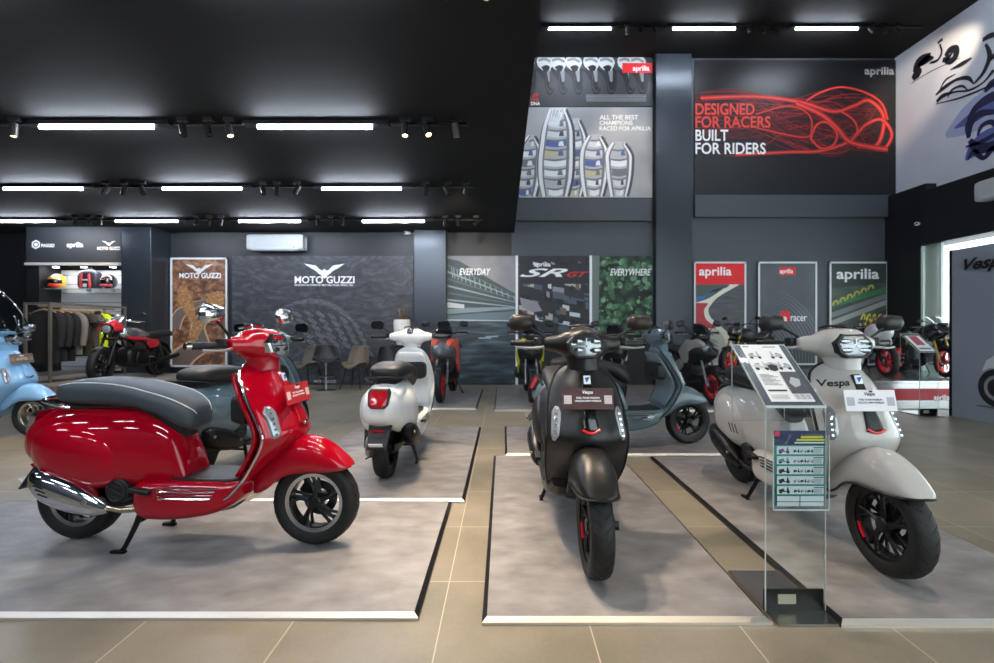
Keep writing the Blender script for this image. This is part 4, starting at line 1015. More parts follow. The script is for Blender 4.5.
scooter(1.835, 3.555, R(-90), GREYP, 'pale grey scooter with black trim and white card, facing the camera', trim=BLACKP, muffler=BLACKS, tie=BLACKP, rack=BLACKS, flank=BLACKP, script=BLACKP, strips=BLACKP,
        card=(CARD_WH, CARDTXT, 'white promotion card with grey lettering on the pale grey scooter', .805, M('pale_grey_sq', '#b4b1ba', .6), -.005))
# ================================================================== MOTORCYCLES AND SPORT SCOOTERS
def mirror_round(parent, base, mid, head, r=(.02, .075, .05), xf=None):
    ob = MB().tube([base, mid, head], .006, 8, smooth=4).xf(xf).build('mirror', BLACKP, parent)
    MB().ell(head, r, 16, 10, 2.4, Matrix.Rotation(R(-10), 3, 'X') if head[1] > 0 else Matrix.Rotation(R(10), 3, 'X')).xf(xf).build('mirror_shell', BLACKP, ob)
    return ob
def sport_scooter(x, y, yaw, label, c1, c2, z=.0265, rim=None, lens=LENS):
    r = empty('sport_scooter', (x, y, z), yaw, label, 'sport scooter', 'crossover sport scooters along the back')
    rim = rim or M('red_rim', '#d41a2a', .3, .3, .5)
    L = 1.36
    wheel(r, L, .285, .105, .182, rim, 6, disc=-.05, twist=.15)
    wheel(r, 0, .275, .125, .172, rim, 6, twist=.15)
    for sd in (-1, 1):
        MB().tube([(L, sd * .088, .285), (L - .12, sd * .088, .50)], .024, 10).tube([(L - .10, sd * .088, .46), (L - .26, sd * .080, .80)], .017, 10).build('fork_leg', M('fork_silver', '#8b8f94', .3, .9), r)
    MB().sheet([[Vector((L + .305 * math.cos(a) * .98, q * .062, .285 + (.312 - .02 * q * q) * math.sin(a))) for q in frange(-1, 1, 9)] for a in frange(R(50), R(140), 12)]).build('front_mudguard', BLACKP, r, solid=.006)
    MB().loft([(.80, .52, 1.02, .17), (.92, .55, 1.03, .205), (1.06, .60, 1.0, .205), (1.18, .66, .95, .18), (1.30, .70, .87, .12), (1.40, .725, .80, .045), (1.43, .735, .775, .01)], 4, 24, 2.5).build('front_fairing', c2, r)
    for sd in (-1, 1):
        hp = [(1.04, .93), (1.24, .90), (1.35, .83), (1.26, .79), (1.10, .82)]
        fn = lambda a, b, d, sd=sd: (a, sd * (.215 - .42 * max(0, a - 1.0) ** 1.15 + d), b)
        MB().prism(hp, fn, -.02, .008).build('headlamp', lens, r, smooth=False, bevel=.004)
        MB().prism([(.72, .80), (.95, .99), (1.12, .98), (1.30, .89), (1.14, .86), (1.02, .80), (.96, .62), (.84, .60)], lambda a, b, d, sd=sd: (a, sd * (.222 - .36 * max(0, a - 1.02) ** 1.1 + d), b), -.03, .002).build('side_panel', c1, r, smooth=False, bevel=.006)
        MB().prism([(.55, .60), (.70, .66), (.80, .56), (.62, .40), (.50, .45)], lambda a, b, d, sd=sd: (a, sd * (.195 + d), b), -.03, .006).build('lower_panel', c1, r, smooth=False, bevel=.006)
        MB().tube([(.96, sd * .10, 1.06), (.95, sd * .22, 1.09), (.90, sd * .37, 1.09)], .012, 8, smooth=3).build('handlebar', BLACKS, r)
        MB().tube([(.92, sd * .25, 1.09), (.895, sd * .375, 1.09)], .018, 10).build('grip', BLACKP, r)
        MB().tube([(.99, sd * .2, 1.075), (1.0, sd * .27, 1.07), (.95, sd * .36, 1.07)], .007, 6, smooth=3).build('brake_lever', ALU, r)
        mirror_round(r, (.95, sd * .19, 1.10), (.96, sd * .24, 1.20), (.95, sd * .315, 1.235))
    MB().ell((1.02, 0, 1.02), (.14, .125, .07), 20, 10, 2.3).build('nose_cowl', BLACKP, r)
    for sd in (-1, 1):
        MB().ell((1.27, sd * .085, .872), (.05, .055, .026), 16, 8, 2.4, Matrix.Rotation(R(20), 3, 'Y') @ Matrix.Rotation(sd * R(-12), 3, 'X')).build('headlamp', lens, r)
        MB().ell((1.17, sd * .115, .945), (.13, .055, .032), 16, 8, 2.4, Matrix.Rotation(R(22), 3, 'Y')).build('nose_panel', c1, r)
    MB().box((1.36, 0, .80), (.03, .10, .05), (0, R(-30), 0)).build('nose_grille', BLACKP, r, bevel=.006)
    MB().sheet([[Vector((1.16 - .20 * t - .05 * q * q, q * (.15 - .06 * t * t), 1.05 + .19 * t)) for q in frange(-1, 1, 11)] for t in frange(0, 1, 7)]).build('windscreen', M('smoked_screen', '#16181b', .06, 0, .6), r, solid=.004)
    MB().loft([(.36, .30, .40, .13), (.45, .26, .42, .18), (.70, .27, .45, .19), (.86, .32, .60, .18), (.98, .42, .72, .15)], 4, 20, 3).build('floor_shell', BLACKP, r)
    MB().loft([(-.30, .66, .74, .03), (-.22, .60, .78, .10), (0, .52, .80, .16), (.25, .45, .80, .17), (.42, .40, .76, .15), (.52, .38, .62, .12)], 4, 24, 2.5).build('rear_body', c2, r)
    MB().loft([(-.26, .78, .86, .07), (-.10, .77, .89, .13), (.18, .76, .88, .145), (.26, .75, .84, .145), (.48, .72, .82, .12), (.58, .68, .77, .07)], 4, 24, 3).build('seat', LEATHK, r)
    MB().tube([(-.10, -.15, .80), (-.30, -.10, .83), (-.34, 0, .835), (-.30, .10, .83), (-.10, .15, .80)], .012, 8, smooth=4).build('grab_rail', BLACKP, r)
    MB().ell((-.30, 0, .70), (.03, .08, .03), 14, 8).build('tail_lamp', RED_LENS, r)
    MB().loft([(-.05, .18, .32, .07), (.12, .17, .40, .12), (.40, .22, .40, .11), (.5, .26, .36, .06)], 3, 16, 3).build('engine', BLACKS, r)
    MB().tube([(-.16, -.18, .40), (-.10, -.18, .39), (.16, -.18, .31), (.22, -.175, .29)], [.03, .062, .06, .03], 14).build('muffler', BLACKS, r)
    MB().tube([(.45, .12, .24), (.42, .20, .10), (.40, .24, .01)], .011, 8).build('side_stand', BLACKS, r)
    return r
ORG, YEL, GRY = M('orange_panel', '#e0523a', .35, 0, .6), M('yellow_panel', '#d6d61f', .35, 0, .6), M('warm_grey_panel', '#8f8a85', .35, 0, .6)
WPAN = M('white_panel', '#dcdcdc', .35, 0, .6)
sport_scooter(-.93, 8.62, R(-92), 'orange and grey sport scooter with red wheels in front of the pillar', ORG, M('grey_fairing', '#55565a', .4))
sport_scooter(.45, 8.62, R(-90), 'black and yellow sport scooter beside the matte black scooter', YEL, BLACKP)
sport_scooter(1.86, 8.75, R(-90), 'white and black sport scooter in front of the treetop mural', WPAN, BLACKP)
sport_scooter(2.98, 8.32, R(-82), 'grey sport scooter with bright red wheels in front of the tall pillar', GRY, BLACKP)

def motorbike(x, y, z, yaw, label, tank_m, panel_m, seat_m=LEATHK, rim_m=BLACKS, fork_m=BLACKS, fairing=None, cafe=False, steer=0.0, cat='motorcycle', s=1.0, screen=None):
    r = empty('motorcycle', (x, y, z), yaw, label, cat, 'motorcycles on the raised platforms')
    r.scale = (s, s, s)
    L = 1.43
    SX = None
    if steer:
        p0, d = Vector((1.05, 0, .9)), Vector((-.38, 0, .92)).normalized()
        SX = Matrix.Translation(p0) @ Matrix.Rotation(steer, 4, d) @ Matrix.Translation(-p0)
    wheel(r, L, .305, .115, .222, rim_m, 6 if not cafe else 7, disc=-.065, xf=SX, twist=.12, spoke_w=.014)
    wheel(r, 0, .31, .16, .218, rim_m, 6 if not cafe else 7, twist=.12, spoke_w=.014)
    for sd in (-1, 1):
        MB().tube([(L, sd * .10, .305), (L - .13, sd * .10, .60)], .028, 10).tube([(L - .11, sd * .10, .55), (L - .30, sd * .095, .98)], .021, 10).xf(SX).build('fork_leg', fork_m, r)
    MB().sheet([[Vector((L + (.33 - .015 * q * q) * math.cos(a), q * .066, .305 + (.33 - .015 * q * q) * math.sin(a))) for q in frange(-1, 1, 9)] for a in frange(R(55), R(150), 12)]).xf(SX).build('front_mudguard', BLACKP if not cafe else M('dark_mudguard', '#26272a', .4), r, solid=.006)
    for cx_, cz_ in ((L - .27, .93), (L - .20, .76)): MB().box((cx_, 0, cz_), (.06, .24, .033), (0, R(24), 0)).xf(SX).build('fork_clamp', BLACKS, r, bevel=.006)
    # frame, engine, swingarm
    fb = MB()
    for sd in (-1, 1):
        fb.tube([(1.10, sd * .04, .90), (.85, sd * .12, .80), (.50, sd * .12, .66), (.35, sd * .10, .42)], .022, 8, smooth=4).tube([(1.10, sd * .04, .84), (.98, sd * .09, .60), (.90, sd * .10, .32), (.45, sd * .10, .27)], .017, 8, smooth=4)
        fb.tube([(.55, sd * .10, .70), (.15, sd * .09, .76), (-.25, sd * .07, .80)], .016, 8)
    fb.build('frame', BLACKS if not fairing else M('frame_dark', '#2b2c30', .35, .7), r)
    for sd in (-1, 1): MB().tube([(.42, sd * .11, .40), (.0, sd * .115, .31)], [.032, .026], 10).build('swingarm', BLACKS, r)
    MB().loft([(.36, .24, .50, .12), (.48, .20, .58, .16), (.70, .20, .62, .17), (.88, .24, .58, .15), (.96, .30, .48, .10)], 3, 20, 3.5).build('engine', M('engine_black', '#1e1f21', .4, .5), r)
    if cafe:
        for sd in (-1, 1):
            cb = MB().tube([(.78, sd * .10, .50), (.80, sd * .26, .62)], [.075, .07], 18)
            for k in range(6): cb.lathe([(.082, 0), (.088, .004), (.082, .008)], (.783 + .003 * k, sd * (.13 + .022 * k), .525 + .0165 * k), (.1, sd * .8, .6), 18)
            cb.build('cylinder_head', M('engine_black'), r)
            MB().tube([(.82, sd * .22, .56), (.86, sd * .20, .34), (.70, sd * .19, .26), (.40, sd * .20, .27), (.12, sd * .22, .33), (-.30, sd * .22, .40)], [.022, .022, .022, .024, .045, .045], 10, smooth=4).build('exhaust', BLACKS, r)
    else:
        MB().tube([(.90, -.06, .42), (.95, -.08, .24), (.60, -.10, .19), (.36, -.15, .24)], .028, 10, smooth=4).tube([(.36, -.16, .24), (.02, -.20, .40), (-.05, -.20, .43)], [.04, .065, .05], 14).build('exhaust', DSTEEL, r)
        MB().lathe([(.05, -.01), (.085, 0), (.085, .02), (.05, .03)], (.62, -.165, .36), (0, -1, 0), 20).build('clutch_cover', M('red_cover', '#b32030', .4, .3) if fairing else DSTEEL, r)
    # tank, seat, tail
    MB().loft([(.52, .72, .84, .10), (.58, .70, .90, .13), (.75, .68, .98, .165), (.90, .70, 1.0, .165), (1.02, .75, .96, .12), (1.09, .80, .90, .06)] if not cafe else [(.42, .74, .86, .08), (.48, .72, .90, .12), (.62, .71, .95, .145), (.80, .72, .97, .155), (.98, .75, .95, .13), (1.06, .79, .90, .06)], 5, 28, 2.5).build('fuel_tank', tank_m, r)
    if cafe:
        for sd in (-1, 1):
            MB().loft([(.45, .72, .76, .015), (.60, .71, .78, .02), (.85, .72, .79, .02), (1.0, .75, .79, .012)], 3, 14, 2.5, yoff=sd * .142).build('tank_band', panel_m, r)
            MB().prism([(.14, .66), (.20, .73), (.44, .74), (.50, .64), (.40, .56), (.22, .58)], lambda a, b, d, sd=sd: (a, sd * (.125 + d), b), 0, .025).build('side_panel', panel_m, r, bevel=.008)
        MB().loft([(-.36, .78, .86, .09), (-.28, .77, .91, .12), (-.05, .76, .90, .13), (.12, .75, .875, .135), (.34, .74, .865, .12), (.44, .74, .82, .07)], 5, 24, 3).build('seat', seat_m, r)
        MB().sheet([[Vector((-.02 + (.35 - .02 * q * q) * math.cos(a), q * .085, .33 + (.36 - .02 * q * q) * math.sin(a))) for q in frange(-1, 1, 7)] for a in frange(R(85), R(165), 10)]).build('rear_mudguard', BLACKP, r, solid=.006)
        for sd in (-1, 1): MB().tube([(.02, sd * .13, .36), (.16, sd * .125, .70)], .026, 10).build('shock_absorber', DSTEEL, r)
    else:
        MB().loft([(.12, .76, .83, .10), (.28, .75, .835, .135), (.46, .74, .83, .125), (.54, .74, .82, .08)], 4, 24, 3).build('seat', seat_m, r)
        MB().loft([(-.40, .985, 1.01, .01), (-.34, .95, 1.015, .06), (-.15, .86, .985, .10), (.05, .77, .93, .12), (.20, .74, .87, .12), (.30, .74, .80, .10)], 4, 24, 2.6).build('tail_cowl', panel_m, r)
        MB().ell((-.395, 0, .99), (.02, .05, .018), 12, 8).build('tail_lamp', RED_LENS, r)
        MB().tube([(-.18, 0, .86), (-.38, 0, .66), (-.42, 0, .60)], [.02, .02, .03], 8).build('plate_holder', BLACKP, r)
        MB().tube([(.25, .0, .45), (.20, 0, .72)], .035, 12).build('shock_absorber', M('spring_yellow', '#c9b53a', .4), r)
    # bars, lamp, mirrors
    low = fairing is not None
    hz = .98 if low else 1.07
    for sd in (-1, 1):
        MB().tube([(1.06, sd * .06, hz - .02), (1.05, sd * .18, hz + .02), (.96 if not low else 1.0, sd * .36, hz)], .012, 8, smooth=3).xf(SX).build('handlebar', BLACKS if not cafe else CHROME, r)
        MB().tube([(1.0 if not low else 1.03, sd * .24, hz + .01), (.955 if not low else .995, sd * .375, hz)], .018, 10).xf(SX).build('grip', BLACKP, r)
        MB().tube([(1.10, sd * .18, hz + .01), (1.11, sd * .25, hz), (1.06, sd * .36, hz - .01)], .007, 6, smooth=3).xf(SX).build('lever', ALU, r)
        if not low: mirror_round(r, (1.03, sd * .22, hz + .02), (1.02, sd * .27, hz + .10), (.98, sd * .36, hz + .14), (.018, .06, .035), SX)
        else: mirror_round(r, (1.30, sd * .14, 1.05), (1.28, sd * .24, 1.08), (1.22, sd * .32, 1.10), (.03, .07, .035), SX)
    if cafe:
        h = MB().lathe([(.001, -.11), (.06, -.10), (.088, -.03), (.09, 0), (.082, .012)], (1.33, 0, .93), (1, 0, -.08), 28).xf(SX).build('headlamp', BLACKS, r)
        MB().lathe([(.001, .03), (.05, .022), (.08, .005), (.08, 0), (.001, 0)], (1.33, 0, .93), (1, 0, -.08), 28).xf(SX).build('headlamp_lens', LENS, h)
        MB().lathe([(.078, .0), (.094, .006), (.094, -.02), (.082, -.02)], (1.335, 0, .93), (1, 0, -.08), 28, True).xf(SX).build('headlamp_ring', CHROME, h)
        MB().sheet([[Vector((1.34 - .30 * t, math.sin(q) * (.13 + .02 * t), .95 + (math.cos(q)) * (.10 + .10 * t) - .02)) for q in frange(-1.9, 1.9, 15)] for t in frange(0, .75, 6)]).xf(SX).build('fly_screen', panel_m, r, solid=.006)
        MB().sheet([[Vector((1.20 - .22 * t - .02 * q * q, q * (.12 - .04 * t), 1.05 + .13 * t)) for q in frange(-1, 1, 9)] for t in frange(0, 1, 6)]).xf(SX).build('windscreen', M('silver_screen', '#b9bfc4', .12, .7), r, solid=.004)
    elif fairing:
        MB().loft([(1.02, .70, 1.02, .18), (1.15, .68, 1.06, .21), (1.30, .72, 1.06, .19), (1.42, .78, 1.0, .13), (1.50, .84, .94, .06), (1.53, .87, .91, .01)], 4, 26, 2.6).xf(SX).build('nose_fairing', fairing, r)
        for sd in (-1, 1):
            MB().prism([(.50, .34), (.62, .56), (.90, .76), (1.22, .84), (1.24, .66), (1.08, .46), (.98, .22), (.60, .20)], lambda a, b, d, sd=sd: (a, sd * (.19 + .03 * math.sin(min(1, max(0, (b - .2) / .6)) * PI) + d), b), -.02, 0).build('side_fairing', fairing, r, bevel=.006)
            MB().prism([(1.30, .94), (1.44, .92), (1.49, .88), (1.36, .88)], lambda a, b, d, sd=sd: (a, sd * (.17 - .5 * max(0, a - 1.30) + d), b), 0, .016).xf(SX).build('headlamp', LENS, r, smooth=False)
        MB().sheet([[Vector((1.40 - .34 * t - .08 * q * q, q * (.13 - .02 * t), 1.04 + .16 * math.sin(t * 1.4))) for q in frange(-1, 1, 11)] for t in frange(0, 1, 7)]).xf(SX).build('windscreen', screen or M('screen_acrylic', '#dfe8ea', .03, trans=1.0, ior=1.12), r, solid=.004)
    else:
        MB().loft([(1.10, .82, 1.02, .10), (1.18, .80, 1.04, .13), (1.28, .82, 1.02, .12), (1.36, .86, .97, .07), (1.39, .89, .93, .02)], 4, 22, 2.8).xf(SX).build('headlamp_cowl', panel_m, r)
        MB().ell((1.36, 0, .91), (.02, .075, .035), 16, 8, 2.6).xf(SX).build('headlamp', LENS, r)
        MB().box((1.12, 0, 1.08), (.03, .14, .07), (0, R(-35), 0)).xf(SX).build('instrument', BLACKP, r, bevel=.008)
    MB().tube([(.50, .14, .26), (.46, .22, .12), (.44, .27, .01)], .011, 8).build('side_stand', BLACKS, r)
    for sd in (-1, 1): MB().tube([(.46, sd * .12, .40), (.46, sd * .24, .40)], .012, 8).build('foot_peg', ALU, r)
    return r
RIMR = M('red_rim')
V7S = M('tank_silver', '#b8babd', .2, .9)
REDB = M('gloss_red_panel', '#b81a28', .25, 0, .9)
motorbike(-6.55, 8.78, .3015, R(-86), 'red and silver classic motorcycle on the raised platform before the canyon poster', V7S, REDB, cafe=True, s=.94, steer=R(6))
motorbike(5.0, 8.85, .3415, R(-147), 'black naked motorcycle with red wheels behind the clear brochure stand', BLACKP, M('dark_panel', '#1c1d20', .3, 0, .6), rim_m=RIMR, fork_m=M('gold_fork', '#b08d3f', .3, .9), s=.85)
motorbike(6.22, 8.45, .4215, R(-98), 'white and black faired sport motorcycle on the silver plinth', M('black_tank', '#141518', .25, 0, .6), M('black_tank'), rim_m=RIMR, fairing=M('white_panel'), s=.80)
motorbike(7.14, 8.3, .4215, R(-104), 'black faired sport motorcycle with gold forks beside the grey partition', M('black_tank'), M('black_tank'), rim_m=RIMR, fork_m=M('gold_fork'), fairing=M('black_tank'), s=.80)

# ================================================================== PLATFORMS, STANDS, FURNITURE
lam = noise_mat('platform_wood', [(0.3, '#8d7458'), (0.7, '#b39a79')], 3, 6, .5, (6, 1, 1))
topm = noise_mat('platform_grey', [(0.3, '#77736c'), (0.7, '#969086')], 3, 6, .45)
r = empty('raised_platform', (-7.9, 8.225, 0), 0, 'raised platform with wood front under the classic motorcycle and clothes rail', 'platform')
MB().box((0, 0, .28), (4.14, 1.92, .04)).build('platform_top', topm, r, smooth=False, bevel=.004)
MB().box((0, -.93, .17), (4.10, .03, .18)).build('front_board', lam, r, smooth=False)
MB().box((0, 0.02, .13), (4.0, 1.8, .26)).build('plinth', BLACKP, r, smooth=False)
r = empty('raised_platform', (4.43, 8.68, 0), 0, 'dark raised platform under the naked motorcycle', 'platform')
MB().box((0, 0, .325), (1.68, 1.6, .03)).build('platform_top', topm, r, smooth=False, bevel=.003)
MB().box((0, 0.01, .155), (1.6, 1.54, .31)).build('plinth', BLACKP, r, smooth=False)
r = empty('silver_plinth', (6.5, 7.82, 0), 0, 'silver plinth with a red lettered band under the sport motorcycles', 'platform')
BRA = M('plinth_silver', '#c5c9cc', .25, .9)
MB().box((0, 0, .40), (2.36, 2.1, .04)).build('platform_top', BRA, r, smooth=False, bevel=.006)
MB().box((0, 0, .20), (2.3, 2.02, .38)).build('plinth', BRA, r, smooth=False)
MB().box((0, -1.022, .22), (2.31, .03, .17)).build('red_band', M('plinth_red', '#a3182a', .35), r, smooth=False)
text('aprilia', .23, .10, (at(941, 6.79) - 6.5, -1.0385, zz(398, 6.79)), (1, 0, 0), (0, 0, 1), WHITET, r, bold=.025)
# grey partition with scooter print
PG = M('partition_grey', '#8d95a1', .55)
p = Panel('partition', 0, 2.3, 0, 2.245, 0, PG, 'grey free-standing partition printed with a scooter and black script', 'partition', thick=.07, rot=R(-90), loc=(6.12, 5.14, 0))
def PU(Y): return (6.29 - Y) / 2.3
pw = M('print_pale', '#c6cbd2', .5)
p.poly([(PU(5.90), .285), (PU(5.80), .31), (PU(5.5), .30), (PU(5.0), .26), (PU(4.6), .30), (PU(4.3), .50), (PU(4.9), .55), (PU(5.3), .42), (PU(5.68), .40), (PU(5.84), .35)], pw)
p.ellipse(PU(5.72), .20, .098, .105, M('print_tyre', '#1f2024', .5), 28); p.ellipse(PU(5.72), .20, .066, .07, M('print_rim', '#8c8f96', .5), 24); p.ellipse(PU(5.72), .20, .048, .051, M('print_tyre'), 20)
p.poly([(PU(6.0), .085), (PU(5.9), .095), (PU(5.4), .10), (PU(5.4), .085)], M('print_shadow', '#5c626c', .5))
text('Vespa', .56, .20, p.P(PU(5.83), zz(264.5, 5.9) / 2.245, .012), (1, 0, 0), (0, 0, 1), BLACKP, p.r, bold=.03, shear=.4)
p.done()
tag(MB().box((6.12, 6.305, 1.125), (.09, .03, 2.25)).build('partition_post', BLACKS, smooth=False), 'black upright post at the end of the grey partition', 'post')

ACE = M('acrylic_edge', '#b4bebd', .15, 0, .5)
def acrylic_stand(x, y, label, rz=0.0, w=.25, sheets=True):
    r = empty('brochure_stand', (x, y, 0), rz, label, 'display stand')
    MB().box((0, .0, .006), (w, .41, .012)).build('base_plate', M('stand_base', '#a5a19b', .22, 1.0), r, smooth=False)
    MB().box((0, -.115, .44), (w, .006, .86)).build('front_sheet', GLASS, r, smooth=False)
    MB().box((0, -.10, .05), (w, .008, .09)).build('clamp_plate', BLACKS, r, smooth=False)
    MB().box((-.03, -.1055, .055), (.075, .004, .04)).build('clamp_label', M('label_cream', '#cfc4a8', .6), r, smooth=False)
    a = math.atan2(.25, .29)
    ctr = Vector((0, .03, .985)); rt = Matrix.Rotation(a, 3, 'X')
    ln = math.hypot(.25, .29)
    MB().box(ctr, (w, ln, .006), rt).build('sloping_sheet', GLASS, r, smooth=False)
    MB().box((0, .168, .93), (w, .006, .36)).build('rear_sheet', GLASS, r, smooth=False)
    eb = MB()
    for sd in (-1, 1):
        eb.box((sd * w / 2, -.115, .44), (.0026, .007, .86)).box(ctr + Vector((sd * w / 2, 0, .002)), (.003, ln, .010), rt).box((sd * w / 2, .168, .93), (.0015, .006, .36))
    eb.box((0, -.117, .865), (w, .012, .010)).box((0, .172, 1.11), (w, .010, .008))
    eb.build('polished_edges', ACE, r, smooth=False)
    return r, ctr, rt, ln
r, ctr, rt, ln = acrylic_stand(1.222, 2.055, 'tall clear acrylic brochure stand between the black and pale grey scooters')
def on_slope(u, v, h=.005): return ctr + rt @ Vector((u, v, h))
paper, pd = M('paper_white', '#e4e5e6', .5), M('paper_dark', '#3a4048', .5)
def sheet_thing(name, label, cat, fn, u0, u1, v0, v1, base, marks):
    k = empty(name, (0, 0, 0), 0, label, cat)
    mats = [base]; mb = MB()
    mb.add([fn(u0, v0, .0), fn(u1, v0, .0), fn(u1, v1, .0), fn(u0, v1, .0), fn(u0, v0, .0012), fn(u1, v0, .0012), fn(u1, v1, .0012), fn(u0, v1, .0012)], [(0, 1, 2, 3), (4, 5, 6, 7), (0, 1, 5, 4), (1, 2, 6, 5), (2, 3, 7, 6), (3, 0, 4, 7)])
    for i, (poly, m) in enumerate(marks):
        if m not in mats: mats.append(m)
        mb.m = mats.index(m)
        mb.add([fn(u0 + (u1 - u0) * a, v0 + (v1 - v0) * b, .0016 + .0001 * i) for a, b in poly], [tuple(range(len(poly)))])
    mb.uv = True
    mb.m = 0
    mb.build('page', mats, k, smooth=False)
    return k
def rect(a, b, c, d): return [(a, b), (c, b), (c, d), (a, d)]
def mini_scooter(cx, cy, s, body, tyre, asp=1.0, flip=1):
    """tiny printed scooter as polygons"""
    f = lambda pts: [(cx + flip * x * s, cy + y * s * asp) for x, y in pts]
    disc = lambda ox, oy, rr: f([(ox + rr * math.cos(2 * PI * i / 12), oy + rr * math.sin(2 * PI * i / 12)) for i in range(12)])
    return [(disc(-.36, -.26, .17), tyre), (disc(.40, -.26, .17), tyre), (f([(-.60, -.10), (-.5, .14), (-.05, .16), (.05, -.08), (.22, -.10), (.30, .45), (.38, .45), (.50, -.05), (.60, -.2), (.30, -.16), (.05, -.24), (-.35, -.18)]), body), (f([(-.48, .16), (-.1, .26), (.02, .16)]), tyre)]
ox = M('offset_ink', '#6b6e75', .5)
ink_d = M('ink_dark', '#24262a', .5)
marks = [(rect(.04, .955, .20, .97), ink_d), (rect(.55, .95, .88, .965), ox)]
marks += mini_scooter(.22, .80, .26, M('ink_silver', '#a9adb3', .5), ink_d, .62) + mini_scooter(.76, .80, .26, M('ink_silver'), ink_d, .62, -1) + mini_scooter(.22, .60, .30, M('ink_pale', '#c0c4ca', .5), ink_d, .62) + mini_scooter(.80, .60, .28, M('ink_silver'), ink_d, .62, -1)
marks += [([(.34, .63), (.50, .67), (.66, .63), (.66, .58), (.34, .58)], M('ink_silver')), ([(.38, .60), (.50, .63), (.62, .60), (.60, .52), (.50, .50), (.40, .52)], ink_d)]
marks += [(rect(.58, .12, 1, .49), M('ink_mid', '#4a4d55', .5)), ([(.66, .30), (.78, .40), (.95, .36), (.9, .26), (.74, .22)], M('ink_silver')), (rect(.06, .16, .5, .185), ink_d)]
marks += [(rect(.06, .44 - .022 * k, .30 + .18 * ((k * 7) % 3) / 2, .448 - .022 * k), ox) for k in range(9)] + [(rect(.60 + .13 * k, .03, .70 + .13 * k, .10), M('ink_silver')) for k in range(3)] + [(rect(.06, .03 + .02 * k, .45, .036 + .02 * k), ox) for k in range(4)]
MB().box(ctr + rt @ Vector((0, 0, .0045)), (.245, .37, .003), rt).build('backing_board', M('backing_slate', '#4a525a', .25, 0, .5), r, smooth=False)
k = sheet_thing('spec_sheet', 'white specification sheet with printed scooters on the sloping clear stand', 'paper', lambda u, v, d: on_slope(u, v, .0065 + d), -.090, .095, -.165, .185, paper, marks)
k.location = (1.222, 2.055, 0)
def on_front(u, v, d): return Vector((u, -.128 - .012 * v / .3 - d, .455 + v))
teal, nav = M('leaflet_teal', '#3f8f86', .5), M('leaflet_navy', '#1f2550', .5)
lp = M('leaflet_paper', '#dfe6ea', .5)
marks = [(rect(0, .81, 1, 1), nav), (rect(.02, .92, .11, .99), M('leaflet_red', '#d0384a', .5)), (rect(.52, .90, .96, .93), M('leaflet_yellow', '#d9d23f', .5)), (rect(.44, .865, .98, .89), M('leaflet_yellow')), (rect(.40, .83, .98, .85), lp), ([(.2, .82), (.3, .95), (.34, .95), (.26, .82)], ox)]
vio = [M('mini_violet', '#7a5a9c', .5), M('mini_teal', '#5f9aa0', .5), ink_d, ink_d, ink_d]
for k_ in range(5):
    v = .80 - .130 * k_
    marks += [(rect(.06, v - .112, .96, v - .005), lp)] + mini_scooter(.20, v - .062, .19, vio[k_], ink_d, .50)
    marks += [q for j in range(3) for q in mini_scooter(.44 + .13 * j, v - .066, .11, (ink_d, M('ink_silver'))[(j + k_) % 2], ink_d, .5)] + [(rect(.76, v - .03, .95, v - .018), ink_d)] + [(rect(.76, v - .05 - .016 * j, .93, v - .044 - .016 * j), ox) for j in range(4)]
marks += [(rect(.06, .075, .49, .145), lp), (rect(.51, .075, .96, .145), lp), (rect(.06, .012, .49, .065), lp), (rect(.51, .012, .96, .065), lp)]
lf = sheet_thing('price_leaflet', 'teal and navy price leaflet with rows of small scooters in the stand pocket', 'leaflet', on_front, -.105, .108, 0, .315, teal, marks)
lf.location = (1.222, 2.055, 0)
lf.rotation_euler = (0, 0, 0)
pk = MB().box((0.002, -.150, .60), (.226, .003, .31)).box((.002, -.1345, .4465), (.226, .030, .003))
pk.build('leaflet_pocket', GLASS, r, smooth=False)
MB().box((0.002, -.151, .447), (.228, .006, .006)).box((-.112, -.150, .60), (.003, .005, .31)).box((.116, -.150, .60), (.003, .005, .31)).build('pocket_edges', ACE, r, smooth=False)
r2, c2_, rt2, ln2 = acrylic_stand(at(922, 6.4), 6.42, 'distant clear acrylic stand in front of the silver plinth', R(4), .27)
k = sheet_thing('spec_sheet', 'small red and white specification sheet on the distant clear stand', 'paper', lambda u, v, d: c2_ + rt2 @ Vector((u, v, .005 + d)), -.11, .11, -.17, .17, paper, [(rect(.2, .35, .8, .9), M('sheet_red', '#a8424e', .5)), (rect(.1, .1, .9, .2), ox), (rect(0, .92, 1, 1), ink_d)])
k.location = r2.location; k.rotation_euler = r2.rotation_euler

# ---- air conditioners
def aircon(loc, rz, label, wd=1.02):
    r = empty('air_conditioner', loc, rz, label, 'air conditioner')
    MB().loft([(-wd / 2, -.14, .15, .10), (-wd / 2 + .015, -.16, .17, .115), (wd / 2 - .015, -.16, .17, .115), (wd / 2, -.14, .15, .10)], 2, 28, 6).build('body', M('aircon_body', '#b3b7bb', .4), r)
    MB().box((0, -.112, -.02), (wd - .06, .006, .24)).build('front_panel', M('aircon_front', '#b9bdc1', .4), r, smooth=False, bevel=.002)
    MB().box((0, -.085, -.153), (wd - .12, .05, .012), (R(20), 0, 0)).build('louvre', M('aircon_grey', '#aab0b6', .4), r, smooth=False)
    MB().box((wd / 2 - .12, -.117, -.10), (.03, .003, .02)).build('display', BLACKP, r, smooth=False)
    return r
aircon((at(276.5, 9.6), YB - .125, zz(243, 9.6)), 0, 'white wall air conditioner above the dark feather mural', 1.04)
aircon((7.9 - .12, 7.0, zz(192, 7.5)), R(-90), 'white air conditioner on the dark band at the right edge', 1.0)
